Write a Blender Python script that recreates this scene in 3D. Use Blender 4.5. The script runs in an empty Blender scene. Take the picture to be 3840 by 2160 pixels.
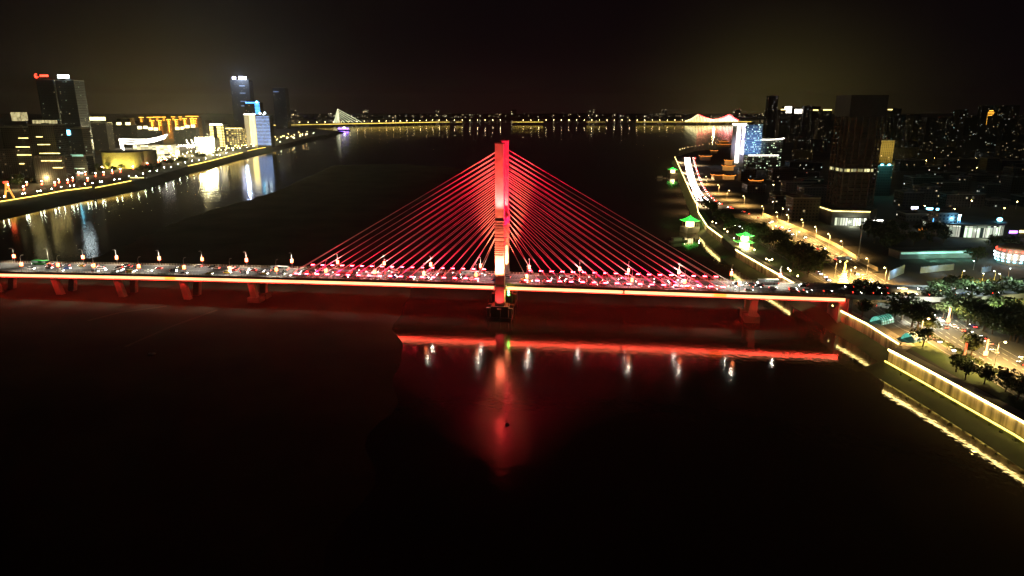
import bpy, math, random
from mathutils import Vector, Matrix
R = math.radians
random.seed(11)
SC = bpy.context.scene
COL = SC.collection

# ------------------------------------------------------------------ camera numbers, used to place things on the ground
CAM_Z = 122.0
PITCH = R(14.77)
FOC = 2560.0
CP, SP = math.cos(PITCH), math.sin(PITCH)

def ray(px, py):
    a = (px - 1920) / FOC
    b = (1080 - py) / FOC
    return (a, CP + b * SP, -SP + b * CP)

def G(px, py, z=0.0):
    d = ray(px, py)
    t = (z - CAM_Z) / d[2]
    return Vector((d[0] * t, d[1] * t, z))

def GY(px, py, Y):
    d = ray(px, py)
    t = Y / d[1]
    return Vector((d[0] * t, Y, CAM_Z + d[2] * t))

ORD = ['first', 'second', 'third', 'fourth', 'fifth', 'sixth', 'seventh', 'eighth', 'ninth', 'tenth', 'eleventh', 'twelfth', 'thirteenth',
       'fourteenth', 'fifteenth', 'sixteenth', 'seventeenth', 'eighteenth', 'nineteenth']
TENS = {2: 'twent', 3: 'thirt', 4: 'fort', 5: 'fift', 6: 'sixt', 7: 'sevent', 8: 'eight', 9: 'ninet'}

def nth(k):
    """1 -> first"""
    if k < 20:
        return ORD[k - 1]
    if k >= 100:
        return 'hundred-and-' + nth(k - 100) if k > 100 else 'hundredth'
    t, o = divmod(k, 10)
    return TENS[t] + 'ieth' if o == 0 else TENS[t] + 'y-' + ORD[o - 1]

# ------------------------------------------------------------------ mesh builder
class MB:
    def __init__(s):
        s.v = []; s.f = []; s.u = []; s.m = []; s.sm = []

    def face(s, pts, m=0, uv=None, smooth=False):
        b = len(s.v)
        s.v.extend(tuple(p) for p in pts)
        s.f.append(tuple(range(b, b + len(pts))))
        s.u.append(uv if uv else [(0.0, 0.0)] * len(pts))
        s.m.append(m); s.sm.append(smooth)

    def box(s, c, d, rz=0.0, m=0, top=None, bottom=True, off=0.0):
        """axis box of full size d centred on c, turned by rz; top = material of the top face"""
        hx, hy, hz = d[0] / 2, d[1] / 2, d[2] / 2
        cr, sr = math.cos(rz), math.sin(rz)
        def P(x, y, z):
            return (c[0] + x * cr - y * sr, c[1] + x * sr + y * cr, c[2] + z)
        z0 = c[2] - hz + off; z1 = c[2] + hz + off
        for (a, b, L) in (((-hx, -hy), (hx, -hy), d[0]), ((hx, -hy), (hx, hy), d[1]), ((hx, hy), (-hx, hy), d[0]), ((-hx, hy), (-hx, -hy), d[1])):
            o = 1000.0 * (len(s.f) % 7)
            s.face([P(a[0], a[1], -hz), P(b[0], b[1], -hz), P(b[0], b[1], hz), P(a[0], a[1], hz)], m, [(o, z0), (o + L, z0), (o + L, z1), (o, z1)])
        tm = m if top is None else top
        s.face([P(-hx, -hy, hz), P(hx, -hy, hz), P(hx, hy, hz), P(-hx, hy, hz)], tm)
        if bottom:
            s.face([P(-hx, hy, -hz), P(hx, hy, -hz), P(hx, -hy, -hz), P(-hx, -hy, -hz)], tm)

    def prism(s, poly, z0, z1, m=0, top=None, zb=None):
        """vertical prism over a plan polygon given anticlockwise"""
        n = len(poly); acc = 0.0
        for i in range(n):
            a, b = poly[i], poly[(i + 1) % n]
            L = math.hypot(b[0] - a[0], b[1] - a[1])
            s.face([(a[0], a[1], z0), (b[0], b[1], z0), (b[0], b[1], z1), (a[0], a[1], z1)], m, [(acc, z0), (acc + L, z0), (acc + L, z1), (acc, z1)])
            acc += L
        tm = m if top is None else top
        s.face([(p[0], p[1], z1) for p in poly], tm)
        s.face([(p[0], p[1], z0) for p in reversed(poly)], tm)

    def tube(s, pts, r, n=8, m=0, r1=None, cap=True, smooth=True):
        pts = [Vector(p) for p in pts]
        k = len(pts); rings = []
        for i, p in enumerate(pts):
            d = (pts[min(i + 1, k - 1)] - pts[max(i - 1, 0)]).normalized()
            a = Vector((0, 0, 1)) if abs(d.z) < 0.9 else Vector((1, 0, 0))
            x = d.cross(a).normalized(); y = d.cross(x)
            rr = r if r1 is None else r + (r1 - r) * i / max(1, k - 1)
            rings.append([p + (x * math.cos(2 * math.pi * j / n) + y * math.sin(2 * math.pi * j / n)) * rr for j in range(n)])
        for i in range(k - 1):
            for j in range(n):
                j2 = (j + 1) % n
                s.face([rings[i][j2], rings[i][j], rings[i + 1][j], rings[i + 1][j2]], m, None, smooth)
        if cap:
            s.face(rings[0], m); s.face(list(reversed(rings[-1])), m)

    def cyl(s, c, r, h, n=16, m=0, r1=None, top=None):
        r1 = r if r1 is None else r1
        a = [(c[0] + r * math.cos(2 * math.pi * j / n), c[1] + r * math.sin(2 * math.pi * j / n), c[2]) for j in range(n)]
        b = [(c[0] + r1 * math.cos(2 * math.pi * j / n), c[1] + r1 * math.sin(2 * math.pi * j / n), c[2] + h) for j in range(n)]
        for j in range(n):
            k = (j + 1) % n
            L = 2 * math.pi * r / n
            s.face([a[j], a[k], b[k], b[j]], m, [(j * L, c[2]), (j * L + L, c[2]), (j * L + L, c[2] + h), (j * L, c[2] + h)], n > 8)
        tm = m if top is None else top
        s.face(b, tm); s.face(list(reversed(a)), tm)

    def ball(s, c, r, nu=10, nv=6, m=0, sz=1.0):
        for i in range(nv):
            t0, t1 = math.pi * i / nv, math.pi * (i + 1) / nv
            for j in range(nu):
                p0, p1 = 2 * math.pi * j / nu, 2 * math.pi * (j + 1) / nu
                q = lambda t, p: (c[0] + r * math.sin(t) * math.cos(p), c[1] + r * math.sin(t) * math.sin(p), c[2] + r * sz * math.cos(t))
                pts = [q(t1, p0), q(t1, p1), q(t0, p1), q(t0, p0)]
                if i == 0: pts = pts[:3]
                if i == nv - 1: pts = [pts[0], pts[2], pts[3]]
                s.face(pts, m, None, True)

    def mesh(s, name, mats):
        me = bpy.data.meshes.new(name)
        me.from_pydata(s.v, [], s.f)
        me.polygons.foreach_set('material_index', s.m)
        me.polygons.foreach_set('use_smooth', s.sm)
        ul = me.uv_layers.new(name='UVMap')
        flat = [c for uv in s.u for p in uv for c in p]
        ul.data.foreach_set('uv', flat)
        for m in (mats if isinstance(mats, (list, tuple)) else [mats]):
            me.materials.append(m)
        me.update()
        return me

    def build(s, name, mats, parent=None, loc=None, rz=0.0):
        me = s.mesh(name, mats)
        # weld so that smooth shading and islands are right
        return link(name, me, parent, loc, rz)

def link(name, me, parent=None, loc=None, rz=0.0):
    o = bpy.data.objects.new(name, me)
    COL.objects.link(o)
    if parent is not None: o.parent = parent
    if loc is not None: o.location = loc
    if rz: o.rotation_euler = (0, 0, rz)
    return o

def tag(o, label=None, cat=None, group=None, kind=None):
    if label: o['label'] = label
    if cat: o['category'] = cat
    if group: o['group'] = group
    if kind: o['kind'] = kind
    return o

def thing(name, label, cat, loc=(0, 0, 0), rz=0.0, group=None):
    o = link(name, None, None, loc, rz)
    o.empty_display_size = 0.5
    return tag(o, label, cat, group)

def dup(root, loc, rz, label, group=None):
    r = root.copy(); COL.objects.link(r)
    r.location = loc; r.rotation_euler = (0, 0, rz)
    r['label'] = label
    if group: r['group'] = group
    for ch in root.children:
        c = ch.copy(); COL.objects.link(c); c.parent = r
        for g in ch.children:
            d = g.copy(); COL.objects.link(d); d.parent = c
    return r

def spot(name, loc, target, power, color, angle=60, blend=0.6, radius=0.3, parent=None):
    l = bpy.data.lights.new(name, 'SPOT')
    l.energy = power; l.color = color; l.spot_size = R(angle); l.spot_blend = blend; l.shadow_soft_size = radius
    o = bpy.data.objects.new(name, l); COL.objects.link(o)
    o.location = loc
    d = Vector(target) - Vector(loc)
    o.rotation_euler = d.to_track_quat('-Z', 'Y').to_euler()
    if parent is not None:
        o.parent = parent
    return o

def point(name, loc, power, color, radius=0.5, parent=None):
    l = bpy.data.lights.new(name, 'POINT')
    l.energy = power; l.color = color; l.shadow_soft_size = radius
    o = bpy.data.objects.new(name, l); COL.objects.link(o); o.location = loc
    if parent is not None: o.parent = parent
    return o

# ------------------------------------------------------------------ materials
def newmat(name):
    m = bpy.data.materials.new(name); m.use_nodes = True
    nt = m.node_tree
    return m, nt, nt.nodes['Principled BSDF']

def surf(name, col, rough=0.7, metal=0.0, var=0.25, scale=0.3, bump=0.0, spec=0.5):
    """a real surface: base colour broken up by two noises"""
    m, nt, b = newmat(name)
    N, L = nt.nodes, nt.links
    tc = N.new('ShaderNodeTexCoord')
    n1 = N.new('ShaderNodeTexNoise'); n1.inputs['Scale'].default_value = scale; n1.inputs['Detail'].default_value = 6
    L.new(tc.outputs['Object'], n1.inputs['Vector'])
    r = N.new('ShaderNodeMapRange'); r.inputs['From Min'].default_value = 0.3; r.inputs['From Max'].default_value = 0.7
    r.inputs['To Min'].default_value = 1 - var; r.inputs['To Max'].default_value = 1 + var
    L.new(n1.outputs['Fac'], r.inputs['Value'])
    mx = N.new('ShaderNodeVectorMath'); mx.operation = 'SCALE'
    mx.inputs[0].default_value = col[:3]
    L.new(r.outputs['Result'], mx.inputs['Scale'])
    L.new(mx.outputs['Vector'], b.inputs['Base Color'])
    b.inputs['Roughness'].default_value = rough; b.inputs['Metallic'].default_value = metal
    b.inputs['Specular IOR Level'].default_value = spec
    if bump:
        bp = N.new('ShaderNodeBump'); bp.inputs['Strength'].default_value = bump
        n2 = N.new('ShaderNodeTexNoise'); n2.inputs['Scale'].default_value = scale * 4; n2.inputs['Detail'].default_value = 5
        L.new(tc.outputs['Object'], n2.inputs['Vector'])
        L.new(n2.outputs['Fac'], bp.inputs['Height']); L.new(bp.outputs['Normal'], b.inputs['Normal'])
    return m

def glow(name, col, strength, sampled=False, var=0.0, scale=0.2):
    """something that gives off light"""
    m, nt, b = newmat(name)
    N, L = nt.nodes, nt.links
    b.inputs['Base Color'].default_value = (0.6, 0.6, 0.6, 1)
    b.inputs['Roughness'].default_value = 0.4
    b.inputs['Emission Color'].default_value = (*col, 1)
    b.inputs['Emission Strength'].default_value = strength
    if var:
        tc = N.new('ShaderNodeTexCoord')
        n1 = N.new('ShaderNodeTexNoise'); n1.inputs['Scale'].default_value = scale; n1.inputs['Detail'].default_value = 3
        L.new(tc.outputs['Object'], n1.inputs['Vector'])
        r = N.new('ShaderNodeMapRange'); r.inputs['From Min'].default_value = 0.3; r.inputs['From Max'].default_value = 0.7
        r.inputs['To Min'].default_value = strength * (1 - var); r.inputs['To Max'].default_value = strength * (1 + var)
        L.new(n1.outputs['Fac'], r.inputs['Value']); L.new(r.outputs['Result'], b.inputs['Emission Strength'])
    m.cycles.emission_sampling = 'FRONT_BACK' if sampled else 'NONE'
    return m

def facade(name, wall, lit, c1, c2, strength, cw=3.4, ch=3.2, ww=0.5, wh=0.5, floors=None):
    """building front: a grid of windows in metres (UV), a share of them lit at random. floors = every n-th storey is lit all along"""
    m, nt, b = newmat(name)
    N, L = nt.nodes, nt.links
    uv = N.new('ShaderNodeUVMap'); sep = N.new('ShaderNodeSeparateXYZ'); L.new(uv.outputs['UV'], sep.inputs[0])
    oi = N.new('ShaderNodeObjectInfo')
    def math_(op, a, bb=None, c=None):
        n = N.new('ShaderNodeMath'); n.operation = op
        for i, x in enumerate((a, bb, c)):
            if x is None: continue
            if isinstance(x, (int, float)): n.inputs[i].default_value = x
            else: L.new(x, n.inputs[i])
        return n.outputs[0]
    u = math_('DIVIDE', sep.outputs['X'], cw); v = math_('DIVIDE', sep.outputs['Y'], ch)
    fu, fv = math_('FRACT', u), math_('FRACT', v)
    iu, iv = math_('FLOOR', u), math_('FLOOR', v)
    mu = math_('LESS_THAN', math_('ABSOLUTE', math_('SUBTRACT', fu, 0.5)), ww / 2)
    mv = math_('LESS_THAN', math_('ABSOLUTE', math_('SUBTRACT', fv, 0.5)), wh / 2)
    win = math_('MULTIPLY', mu, mv)
    cb = N.new('ShaderNodeCombineXYZ'); L.new(iu, cb.inputs[0]); L.new(iv, cb.inputs[1])
    L.new(math_('MULTIPLY', oi.outputs['Random'], 977.0), cb.inputs[2])
    wn = N.new('ShaderNodeTexWhiteNoise'); wn.noise_dimensions = '3D'; L.new(cb.outputs[0], wn.inputs['Vector'])
    on = math_('LESS_THAN', wn.outputs['Value'], lit)
    sc = N.new('ShaderNodeSeparateColor'); L.new(wn.outputs['Color'], sc.inputs[0])
    mixc = N.new('ShaderNodeMix'); mixc.data_type = 'RGBA'
    L.new(sc.outputs['Green'], mixc.inputs['Factor'])
    mixc.inputs['A'].default_value = (*c1, 1); mixc.inputs['B'].default_value = (*c2, 1)
    bright = math_('POWER', sc.outputs['Blue'], 2.0)
    e = math_('MULTIPLY', math_('MULTIPLY', win, on), math_('MULTIPLY_ADD', bright, strength, strength * 0.15))
    L.new(mixc.outputs['Result'], b.inputs['Emission Color']); L.new(e, b.inputs['Emission Strength'])
    wc = N.new('ShaderNodeMix'); wc.data_type = 'RGBA'; L.new(win, wc.inputs['Factor'])
    wc.inputs['A'].default_value = (*wall, 1); wc.inputs['B'].default_value = (0.02, 0.025, 0.03, 1)
    L.new(wc.outputs['Result'], b.inputs['Base Color'])
    L.new(math_('MULTIPLY_ADD', win, -0.55, 0.8), b.inputs['Roughness'])
    m.cycles.emission_sampling = 'NONE'
    return m

WARM = (1.0, 0.66, 0.26); COOL = (0.75, 0.95, 1.0); YEL = (1.0, 0.72, 0.22); RED = (1.0, 0.03, 0.018)
M = {}
M['concrete'] = surf('concrete', (0.32, 0.31, 0.29), 0.85, var=0.2, scale=0.15, bump=0.15)
M['pylon'] = surf('painted pylon concrete', (0.55, 0.5, 0.47), 0.75, var=0.18, scale=0.25, bump=0.1)
M['dark_concrete'] = surf('weathered concrete', (0.17, 0.16, 0.15), 0.9, var=0.3, scale=0.12, bump=0.3)
M['asphalt'] = surf('asphalt', (0.055, 0.055, 0.055), 0.85, var=0.25, scale=0.08)
M['pave'] = surf('paving', (0.22, 0.2, 0.18), 0.85, var=0.2, scale=0.2)
M['paint'] = surf('road paint', (0.75, 0.75, 0.7), 0.7, var=0.1)
M['steel'] = surf('galvanised steel', (0.5, 0.5, 0.5), 0.45, 0.6, var=0.1)
M['dark_steel'] = surf('dark steel', (0.07, 0.07, 0.07), 0.5, 0.4, var=0.1)
M['cable'] = surf('cable sheath', (0.7, 0.66, 0.64), 0.5, var=0.05)
M['roof'] = surf('flat roof', (0.09, 0.085, 0.08), 0.9, var=0.3, scale=0.1)
M['bark'] = surf('bark', (0.09, 0.065, 0.045), 0.9)
M['grass'] = surf('grass', (0.035, 0.045, 0.015), 0.9, var=0.55, scale=0.06, bump=0.4)
M['shoal'] = surf('grassy sand', (0.028, 0.03, 0.017), 0.95, var=0.5, scale=0.022, bump=0.5, spec=0.2)
M['earth'] = surf('dark ground', (0.06, 0.055, 0.045), 0.95, var=0.4, scale=0.02)
M['leaf'] = surf('leaves', (0.045, 0.07, 0.022), 0.7, var=0.45, scale=0.5, spec=0.3)
M['leaf2'] = surf('olive leaves', (0.07, 0.085, 0.03), 0.7, var=0.45, scale=0.5, spec=0.3)
M['glass'] = surf('dark glass', (0.02, 0.022, 0.025), 0.12, var=0.05)
M['rubber'] = surf('rubber', (0.02, 0.02, 0.02), 0.8)
M['wood'] = surf('red painted wood', (0.25, 0.06, 0.03), 0.6)
M['green_tile'] = surf('green glazed tile', (0.09, 0.45, 0.14), 0.4, var=0.25, scale=1.5)
M['grey_tile'] = surf('grey tile', (0.08, 0.075, 0.07), 0.7, var=0.25, scale=1.0)
M['white_wall'] = surf('white render', (0.6, 0.58, 0.55), 0.8, var=0.12, scale=0.1)
M['cream'] = surf('cream stone', (0.5, 0.42, 0.3), 0.8, var=0.15, scale=0.1)
M['fascia'] = surf('red painted fascia', (0.3, 0.12, 0.1), 0.6, var=0.15)

M['strip'] = glow('red led strip', RED, 85.0, True, 0.25, 0.05)
M['strip_face'] = glow('red led strip face', (1.0, 0.40, 0.17), 2.7, True, 0.2, 0.05)
M['strip_orange'] = glow('orange led strip', (1.0, 0.2, 0.02), 4.0, True)
M['flood'] = glow('red floodlight face', (1.0, 0.02, 0.036), 95.0, True)
M['lantern'] = glow('lantern shade', (1.0, 0.36, 0.08), 9.0)
M['lantern_red'] = glow('red lantern shade', (1.0, 0.03, 0.01), 9.0)
M['lamp'] = glow('lamp lens', (1.0, 0.7, 0.28), 25.0)
M['lamp_cool'] = glow('cool lamp lens', (0.8, 1.0, 0.95), 25.0)
M['lamp_far'] = glow('far lamp lens', (1.0, 0.62, 0.2), 130.0)
M['lamp_bridge_far'] = glow('far bridge lamp lens', (1.0, 0.72, 0.35), 40.0)
M['lamp_far_cool'] = glow('far cool lamp lens', (0.9, 1.0, 0.7), 90.0)
M['lamp_far_red'] = glow('far red lantern', (1.0, 0.05, 0.02), 30.0)
M['head'] = glow('headlight', (1.0, 0.97, 0.9), 24.0)
M['tail'] = glow('taillight', (1.0, 0.03, 0.015), 14.0)
M['strip_yel'] = glow('yellow light line', (1.0, 0.74, 0.24), 14.0, True, 0.4, 0.15)
M['strip_far'] = glow('far yellow light line', (1.0, 0.64, 0.10), 5.0, False, 0.35, 0.02)
M['strip_bridge'] = glow('far bridge light line', (1.0, 0.66, 0.1), 2.4, False, .7, .004)
M['gold'] = glow('gold outline light', (1.0, 0.45, 0.04), 5.0)
M['orange'] = glow('orange outline light', (1.0, 0.30, 0.035), 4.0)
M['white_line'] = glow('white outline light', (1.0, 0.93, 0.8), 6.0)
M['yel_line'] = glow('pale yellow light bar', (1.0, 0.78, 0.25), 4.0, False, 0.4, 0.2)
M['blue_line'] = glow('blue light bar', (0.06, 0.35, 1.0), 4.0, False, 0.3, 0.2)
M['paleblue_line'] = glow('pale blue light bar', (0.3, 0.5, 1.0), 1.1, False, 0.5, 0.15)
M['screen'] = glow('white led wall', (1.0, 0.9, 0.5), 140.0, True, 0.4, 0.1)
M['sign_red'] = glow('red sign', (1.0, 0.045, 0.02), 5.0)
M['sign_white'] = glow('white sign', (0.8, 0.97, 1.0), 12.0)
M['sign_violet'] = glow('violet white sign', (0.75, 0.75, 1.0), 14.0)
M['sign_cyan'] = glow('cyan sign', (0.2, 0.75, 1.0), 10.0)
M['teal'] = glow('teal glow', (0.2, 0.75, 0.55), 0.7, False, 0.4, 0.3)
M['green_light'] = glow('green signal light', (0.05, 1.0, 0.1), 20.0)
M['purple'] = glow('purple boat light', (0.3, 0.12, 1.0), 8.0)
# ------------------------------------------------------------------ world: a dark night sky with the town's glow low on the horizon
def make_world():
    w = bpy.data.worlds.new('World'); SC.world = w; w.use_nodes = True
    nt = w.node_tree; N, L = nt.nodes, nt.links
    bg = N['Background']; out = N['World Output']
    sky = N.new('ShaderNodeTexSky'); sky.sky_type = 'NISHITA'; sky.sun_disc = False
    sky.sun_elevation = R(-6.0); sky.sun_rotation = R(200)
    L.new(sky.outputs['Color'], bg.inputs['Color']); bg.inputs['Strength'].default_value = 0.012
    tc = N.new('ShaderNodeTexCoord'); sep = N.new('ShaderNodeSeparateXYZ'); L.new(tc.outputs['Generated'], sep.inputs[0])
    def mth(op, a, b=None, c=None):
        n = N.new('ShaderNodeMath'); n.operation = op
        for i, x in enumerate((a, b, c)):
            if x is None: continue
            if isinstance(x, (int, float)): n.inputs[i].default_value = x
            else: L.new(x, n.inputs[i])
        return n.outputs[0]
    add = None
    base = N.new('ShaderNodeBackground'); base.inputs['Color'].default_value = (1.0, 0.5, 0.85, 1); base.inputs['Strength'].default_value = 0.0020
    prev = N.new('ShaderNodeAddShader'); L.new(bg.outputs[0], prev.inputs[0]); L.new(base.outputs[0], prev.inputs[1])
    # glow of the lit districts: azimuth of the district, width, height, colour, strength
    for az, wid, hgt, col, st in ((-26.0, 6.5, 4.0, (1.0, 0.68, 0.10), 0.036), (20.5, 7.0, 4.2, (1.0, 0.82, 0.2), 0.042),
                                  (-21.5, 5.0, 8.0, (0.55, 0.75, 0.8), 0.008), (-3.0, 26.0, 2.5, (1.0, 0.38, 0.24), 0.008)):
        a = mth('ARCTAN2', sep.outputs['X'], sep.outputs['Y'])
        da = mth('DIVIDE', mth('SUBTRACT', a, R(az)), R(wid))
        dz = mth('DIVIDE', sep.outputs['Z'], math.sin(R(hgt)))
        e = mth('ADD', mth('MULTIPLY', da, da), mth('POWER', mth('ABSOLUTE', dz), 1.5))
        g = mth('MULTIPLY', mth('EXPONENT', mth('MULTIPLY', e, -1.0)), st)
        b = N.new('ShaderNodeBackground'); b.inputs['Color'].default_value = (*col, 1); L.new(g, b.inputs['Strength'])
        s2 = N.new('ShaderNodeAddShader'); L.new(prev.outputs[0], s2.inputs[0]); L.new(b.outputs[0], s2.inputs[1]); prev = s2
    L.new(prev.outputs[0], out.inputs['Surface'])
make_world()

# one very weak moon-like sun
sl = bpy.data.lights.new('moon_light', 'SUN'); sl.energy = 0.004; sl.angle = R(0.5); sl.color = (0.9, 0.9, 1.0)
so = bpy.data.objects.new('moon_light', sl); COL.objects.link(so); so.rotation_euler = (R(40), 0, R(30))

cam = bpy.data.cameras.new('camera'); co = bpy.data.objects.new('camera', cam); COL.objects.link(co)
cam.sensor_width = 36.0; cam.lens = 36.0 * FOC / 3840; cam.clip_start = 1.0; cam.clip_end = 60000
co.location = (0, 0, CAM_Z); co.rotation_euler = (R(90) - PITCH, 0, 0)
SC.camera = co

SC.view_settings.view_transform = 'Standard'; SC.view_settings.look = 'None'
SC.view_settings.exposure = 0; SC.view_settings.gamma = 1
SC.render.engine = 'CYCLES'
cy = SC.cycles
cy.use_denoising = True
cy.max_bounces = 4; cy.diffuse_bounces = 1; cy.glossy_bounces = 3; cy.transmission_bounces = 2; cy.volume_bounces = 0
cy.sample_clamp_indirect = 6.0; cy.sample_clamp_direct = 0.0
cy.caustics_reflective = False; cy.caustics_refractive = False
cy.use_light_tree = True

# ------------------------------------------------------------------ air
def make_haze():
    m = bpy.data.materials.new('night haze'); m.use_nodes = True
    nt = m.node_tree; nt.nodes.clear()
    o = nt.nodes.new('ShaderNodeOutputMaterial'); v = nt.nodes.new('ShaderNodeVolumePrincipled')
    v.inputs['Color'].default_value = (0.9, 0.9, 0.9, 1); v.inputs['Density'].default_value = HAZE
    v.inputs['Anisotropy'].default_value = 0.75
    nt.links.new(v.outputs[0], o.inputs['Volume'])
    b = MB(); b.box((0, 5500, 168), (24000, 13000, 344))
    h = b.build('haze', m); tag(h, kind='stuff')
HAZE = 0.000034
if HAZE: make_haze()

# ------------------------------------------------------------------ water, ground, banks
def water_mat():
    m, nt, b = newmat('river water')
    N, L = nt.nodes, nt.links
    b.inputs['Base Color'].default_value = (0.045, 0.034, 0.022, 1)
    b.inputs['IOR'].default_value = 1.33
    tc = N.new('ShaderNodeTexCoord')
    mp = N.new('ShaderNodeMapping'); mp.inputs['Scale'].default_value = (1, 0.55, 1); L.new(tc.outputs['Object'], mp.inputs['Vector'])
    # wind lanes: ruffled and calm patches
    n1 = N.new('ShaderNodeTexNoise'); n1.inputs['Scale'].default_value = 0.011; n1.inputs['Detail'].default_value = 3
    L.new(mp.outputs['Vector'], n1.inputs['Vector'])
    r = N.new('ShaderNodeMapRange'); r.interpolation_type = 'SMOOTHSTEP'
    r.inputs['From Min'].default_value = 0.44; r.inputs['From Max'].default_value = 0.56
    r.inputs['To Min'].default_value = 0.012; r.inputs['To Max'].default_value = 0.032
    L.new(n1.outputs['Fac'], r.inputs['Value']); # a patch of wind-ruffled water in the middle of the span
    vd = N.new('ShaderNodeVectorMath'); vd.operation = 'DISTANCE'; vd.inputs[1].default_value = (28, 175, 0)
    mp2 = N.new('ShaderNodeMapping'); mp2.inputs['Scale'].default_value = (1, .55, 1); L.new(tc.outputs['Object'], mp2.inputs['Vector'])
    wob = N.new('ShaderNodeTexNoise'); wob.inputs['Scale'].default_value = .03; L.new(tc.outputs['Object'], wob.inputs['Vector'])
    L.new(mp2.outputs['Vector'], vd.inputs[0])
    wa = N.new('ShaderNodeMath'); wa.operation = 'MULTIPLY_ADD'; wa.inputs[1].default_value = 50.0; L.new(wob.outputs['Fac'], wa.inputs[0]); L.new(vd.outputs['Value'], wa.inputs[2])
    pr = N.new('ShaderNodeMapRange'); pr.interpolation_type = 'SMOOTHSTEP'
    pr.inputs['From Min'].default_value = 60; pr.inputs['From Max'].default_value = 190; pr.inputs['To Min'].default_value = .085; pr.inputs['To Max'].default_value = 0
    L.new(wa.outputs[0], pr.inputs['Value'])
    sx = N.new('ShaderNodeSeparateXYZ'); L.new(tc.outputs['Object'], sx.inputs[0])
    ch = N.new('ShaderNodeMapRange'); ch.inputs['From Min'].default_value = -300; ch.inputs['From Max'].default_value = -420; ch.inputs['To Min'].default_value = 0; ch.inputs['To Max'].default_value = .06
    L.new(sx.outputs['X'], ch.inputs['Value'])
    r0 = N.new('ShaderNodeMath'); r0.operation = 'ADD'; L.new(r.outputs['Result'], r0.inputs[0]); L.new(ch.outputs['Result'], r0.inputs[1]); r = r0; r_out = r0.outputs[0]
    rs = N.new('ShaderNodeMath'); rs.operation = 'ADD'; L.new(r_out, rs.inputs[0]); L.new(pr.outputs['Result'], rs.inputs[1])
    L.new(rs.outputs[0], b.inputs['Roughness'])
    w = N.new('ShaderNodeTexNoise'); w.inputs['Scale'].default_value = 0.35; w.inputs['Detail'].default_value = 3
    L.new(tc.outputs['Object'], w.inputs['Vector'])
    bp = N.new('ShaderNodeBump'); bp.inputs['Strength'].default_value = 0.25; bp.inputs['Distance'].default_value = 0.25
    L.new(w.outputs['Fac'], bp.inputs['Height']); L.new(bp.outputs['Normal'], b.inputs['Normal'])
    return m
M['water'] = water_mat()

b = MB(); b.face([(-16000, -1500, -3), (16000, -1500, -3), (16000, 16000, -3), (-16000, 16000, -3)])
tag(b.build('ground', M['earth']), kind='structure')
b = MB(); b.face([(-4000, -700, 0), (6000, -700, 0), (6000, 11900, 0), (-4000, 11900, 0)])
tag(b.build('river_water', M['water']), kind='structure')

EDGE_R = [(189, -300), (188.4, 230.5), (183.6, 281), (180.3, 307.3)]
STRIP_R = [G(*p, 11) for p in ((3376, 1286), (3255, 1211), (3164, 1166), (3127, 1143), (2980, 1058.6), (2920, 1024.5), (2825, 971), (2785, 948),
                               (2762, 934), (2710, 887), (2656, 847), (2652, 841), (2622, 795), (2615, 761), (2602, 740), (2532, 587), (2599, 567))]
ZR = 10.0       # ground level on the road bank
ZL = 9.0        # ground level on the opera hall bank
right_poly = [(p[0] + 0.4, p[1]) for p in EDGE_R] + [(p.x + 0.4, p.y) for p in STRIP_R] + [(700, 2150), (950, 2900), (1600, 4600), (2400, 6600), (3800, 9500), (11500, 9500), (11500, -300)]
b = MB(); b.prism(list(reversed(right_poly)), -2.5, ZR); tag(b.build('river_bank', M['earth']), kind='structure')
STRIP_L = [G(*p, 10) for p in ((-250, 800), (0, 756), (127, 735.7), (238.5, 715), (343, 702), (492, 678), (560, 665), (706, 622), (790, 603), (909, 572), (969, 557), (1032, 547.5), (1120, 525), (1185, 509), (1230, 505))]
left_poly = [(-640, -300), (-640, 600)] + [(p.x - 0.4, p.y) for p in STRIP_L] + [(-900, 3600), (-1500, 4600), (-2300, 7000), (-3000, 9500), (-11500, 9500), (-11500, -300)]
b = MB(); b.prism(left_poly, -2.5, ZL); tag(b.build('river_bank', M['earth']), kind='structure')
# sloped revetment below the opera bank promenade
WL = [(-560, -300), (-560, 700), (-570, 754), (-573, 830), (-575.8, 909), (-568, 1000), (-566, 1081), (-600, 1240), (-632, 1389), (-650, 1600), (-665, 1824), (-700, 2160), (-792, 3006), (-850, 3600)]
tops = [(-640, -300), (-640, 600)] + [(p.x, p.y) for p in STRIP_L[1:]] + [(-900, 3600)]
b = MB()
k = 40
def along(pts, t):
    d = [0]
    for i in range(1, len(pts)): d.append(d[-1] + math.hypot(pts[i][0] - pts[i - 1][0], pts[i][1] - pts[i - 1][1]))
    x = t * d[-1]
    for i in range(1, len(pts)):
        if x <= d[i] + 1e-6:
            f = (x - d[i - 1]) / (d[i] - d[i - 1])
            return Vector((pts[i - 1][0] + (pts[i][0] - pts[i - 1][0]) * f, pts[i - 1][1] + (pts[i][1] - pts[i - 1][1]) * f, 0)), d[-1]
    return Vector((*pts[-1][:2], 0)), d[-1]
def at_y(pts, y):
    for i in range(1, len(pts)):
        if pts[i - 1][1] <= y <= pts[i][1]:
            f = (y - pts[i - 1][1]) / max(1e-6, pts[i][1] - pts[i - 1][1])
            return pts[i - 1][0] + (pts[i][0] - pts[i - 1][0]) * f
    return pts[-1][0]
ys = [-300 + i * (3900 / 60) for i in range(61)]
for y0, y1 in zip(ys[:-1], ys[1:]):
    b.face([(at_y(tops, y0) - 1, y0, ZL + .05), (at_y(WL, y0), y0, -0.4), (at_y(WL, y1), y1, -0.4), (at_y(tops, y1) - 1, y1, ZL + .05)])
tag(b.build('embankment_slope', M['shoal']), kind='structure')

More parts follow.
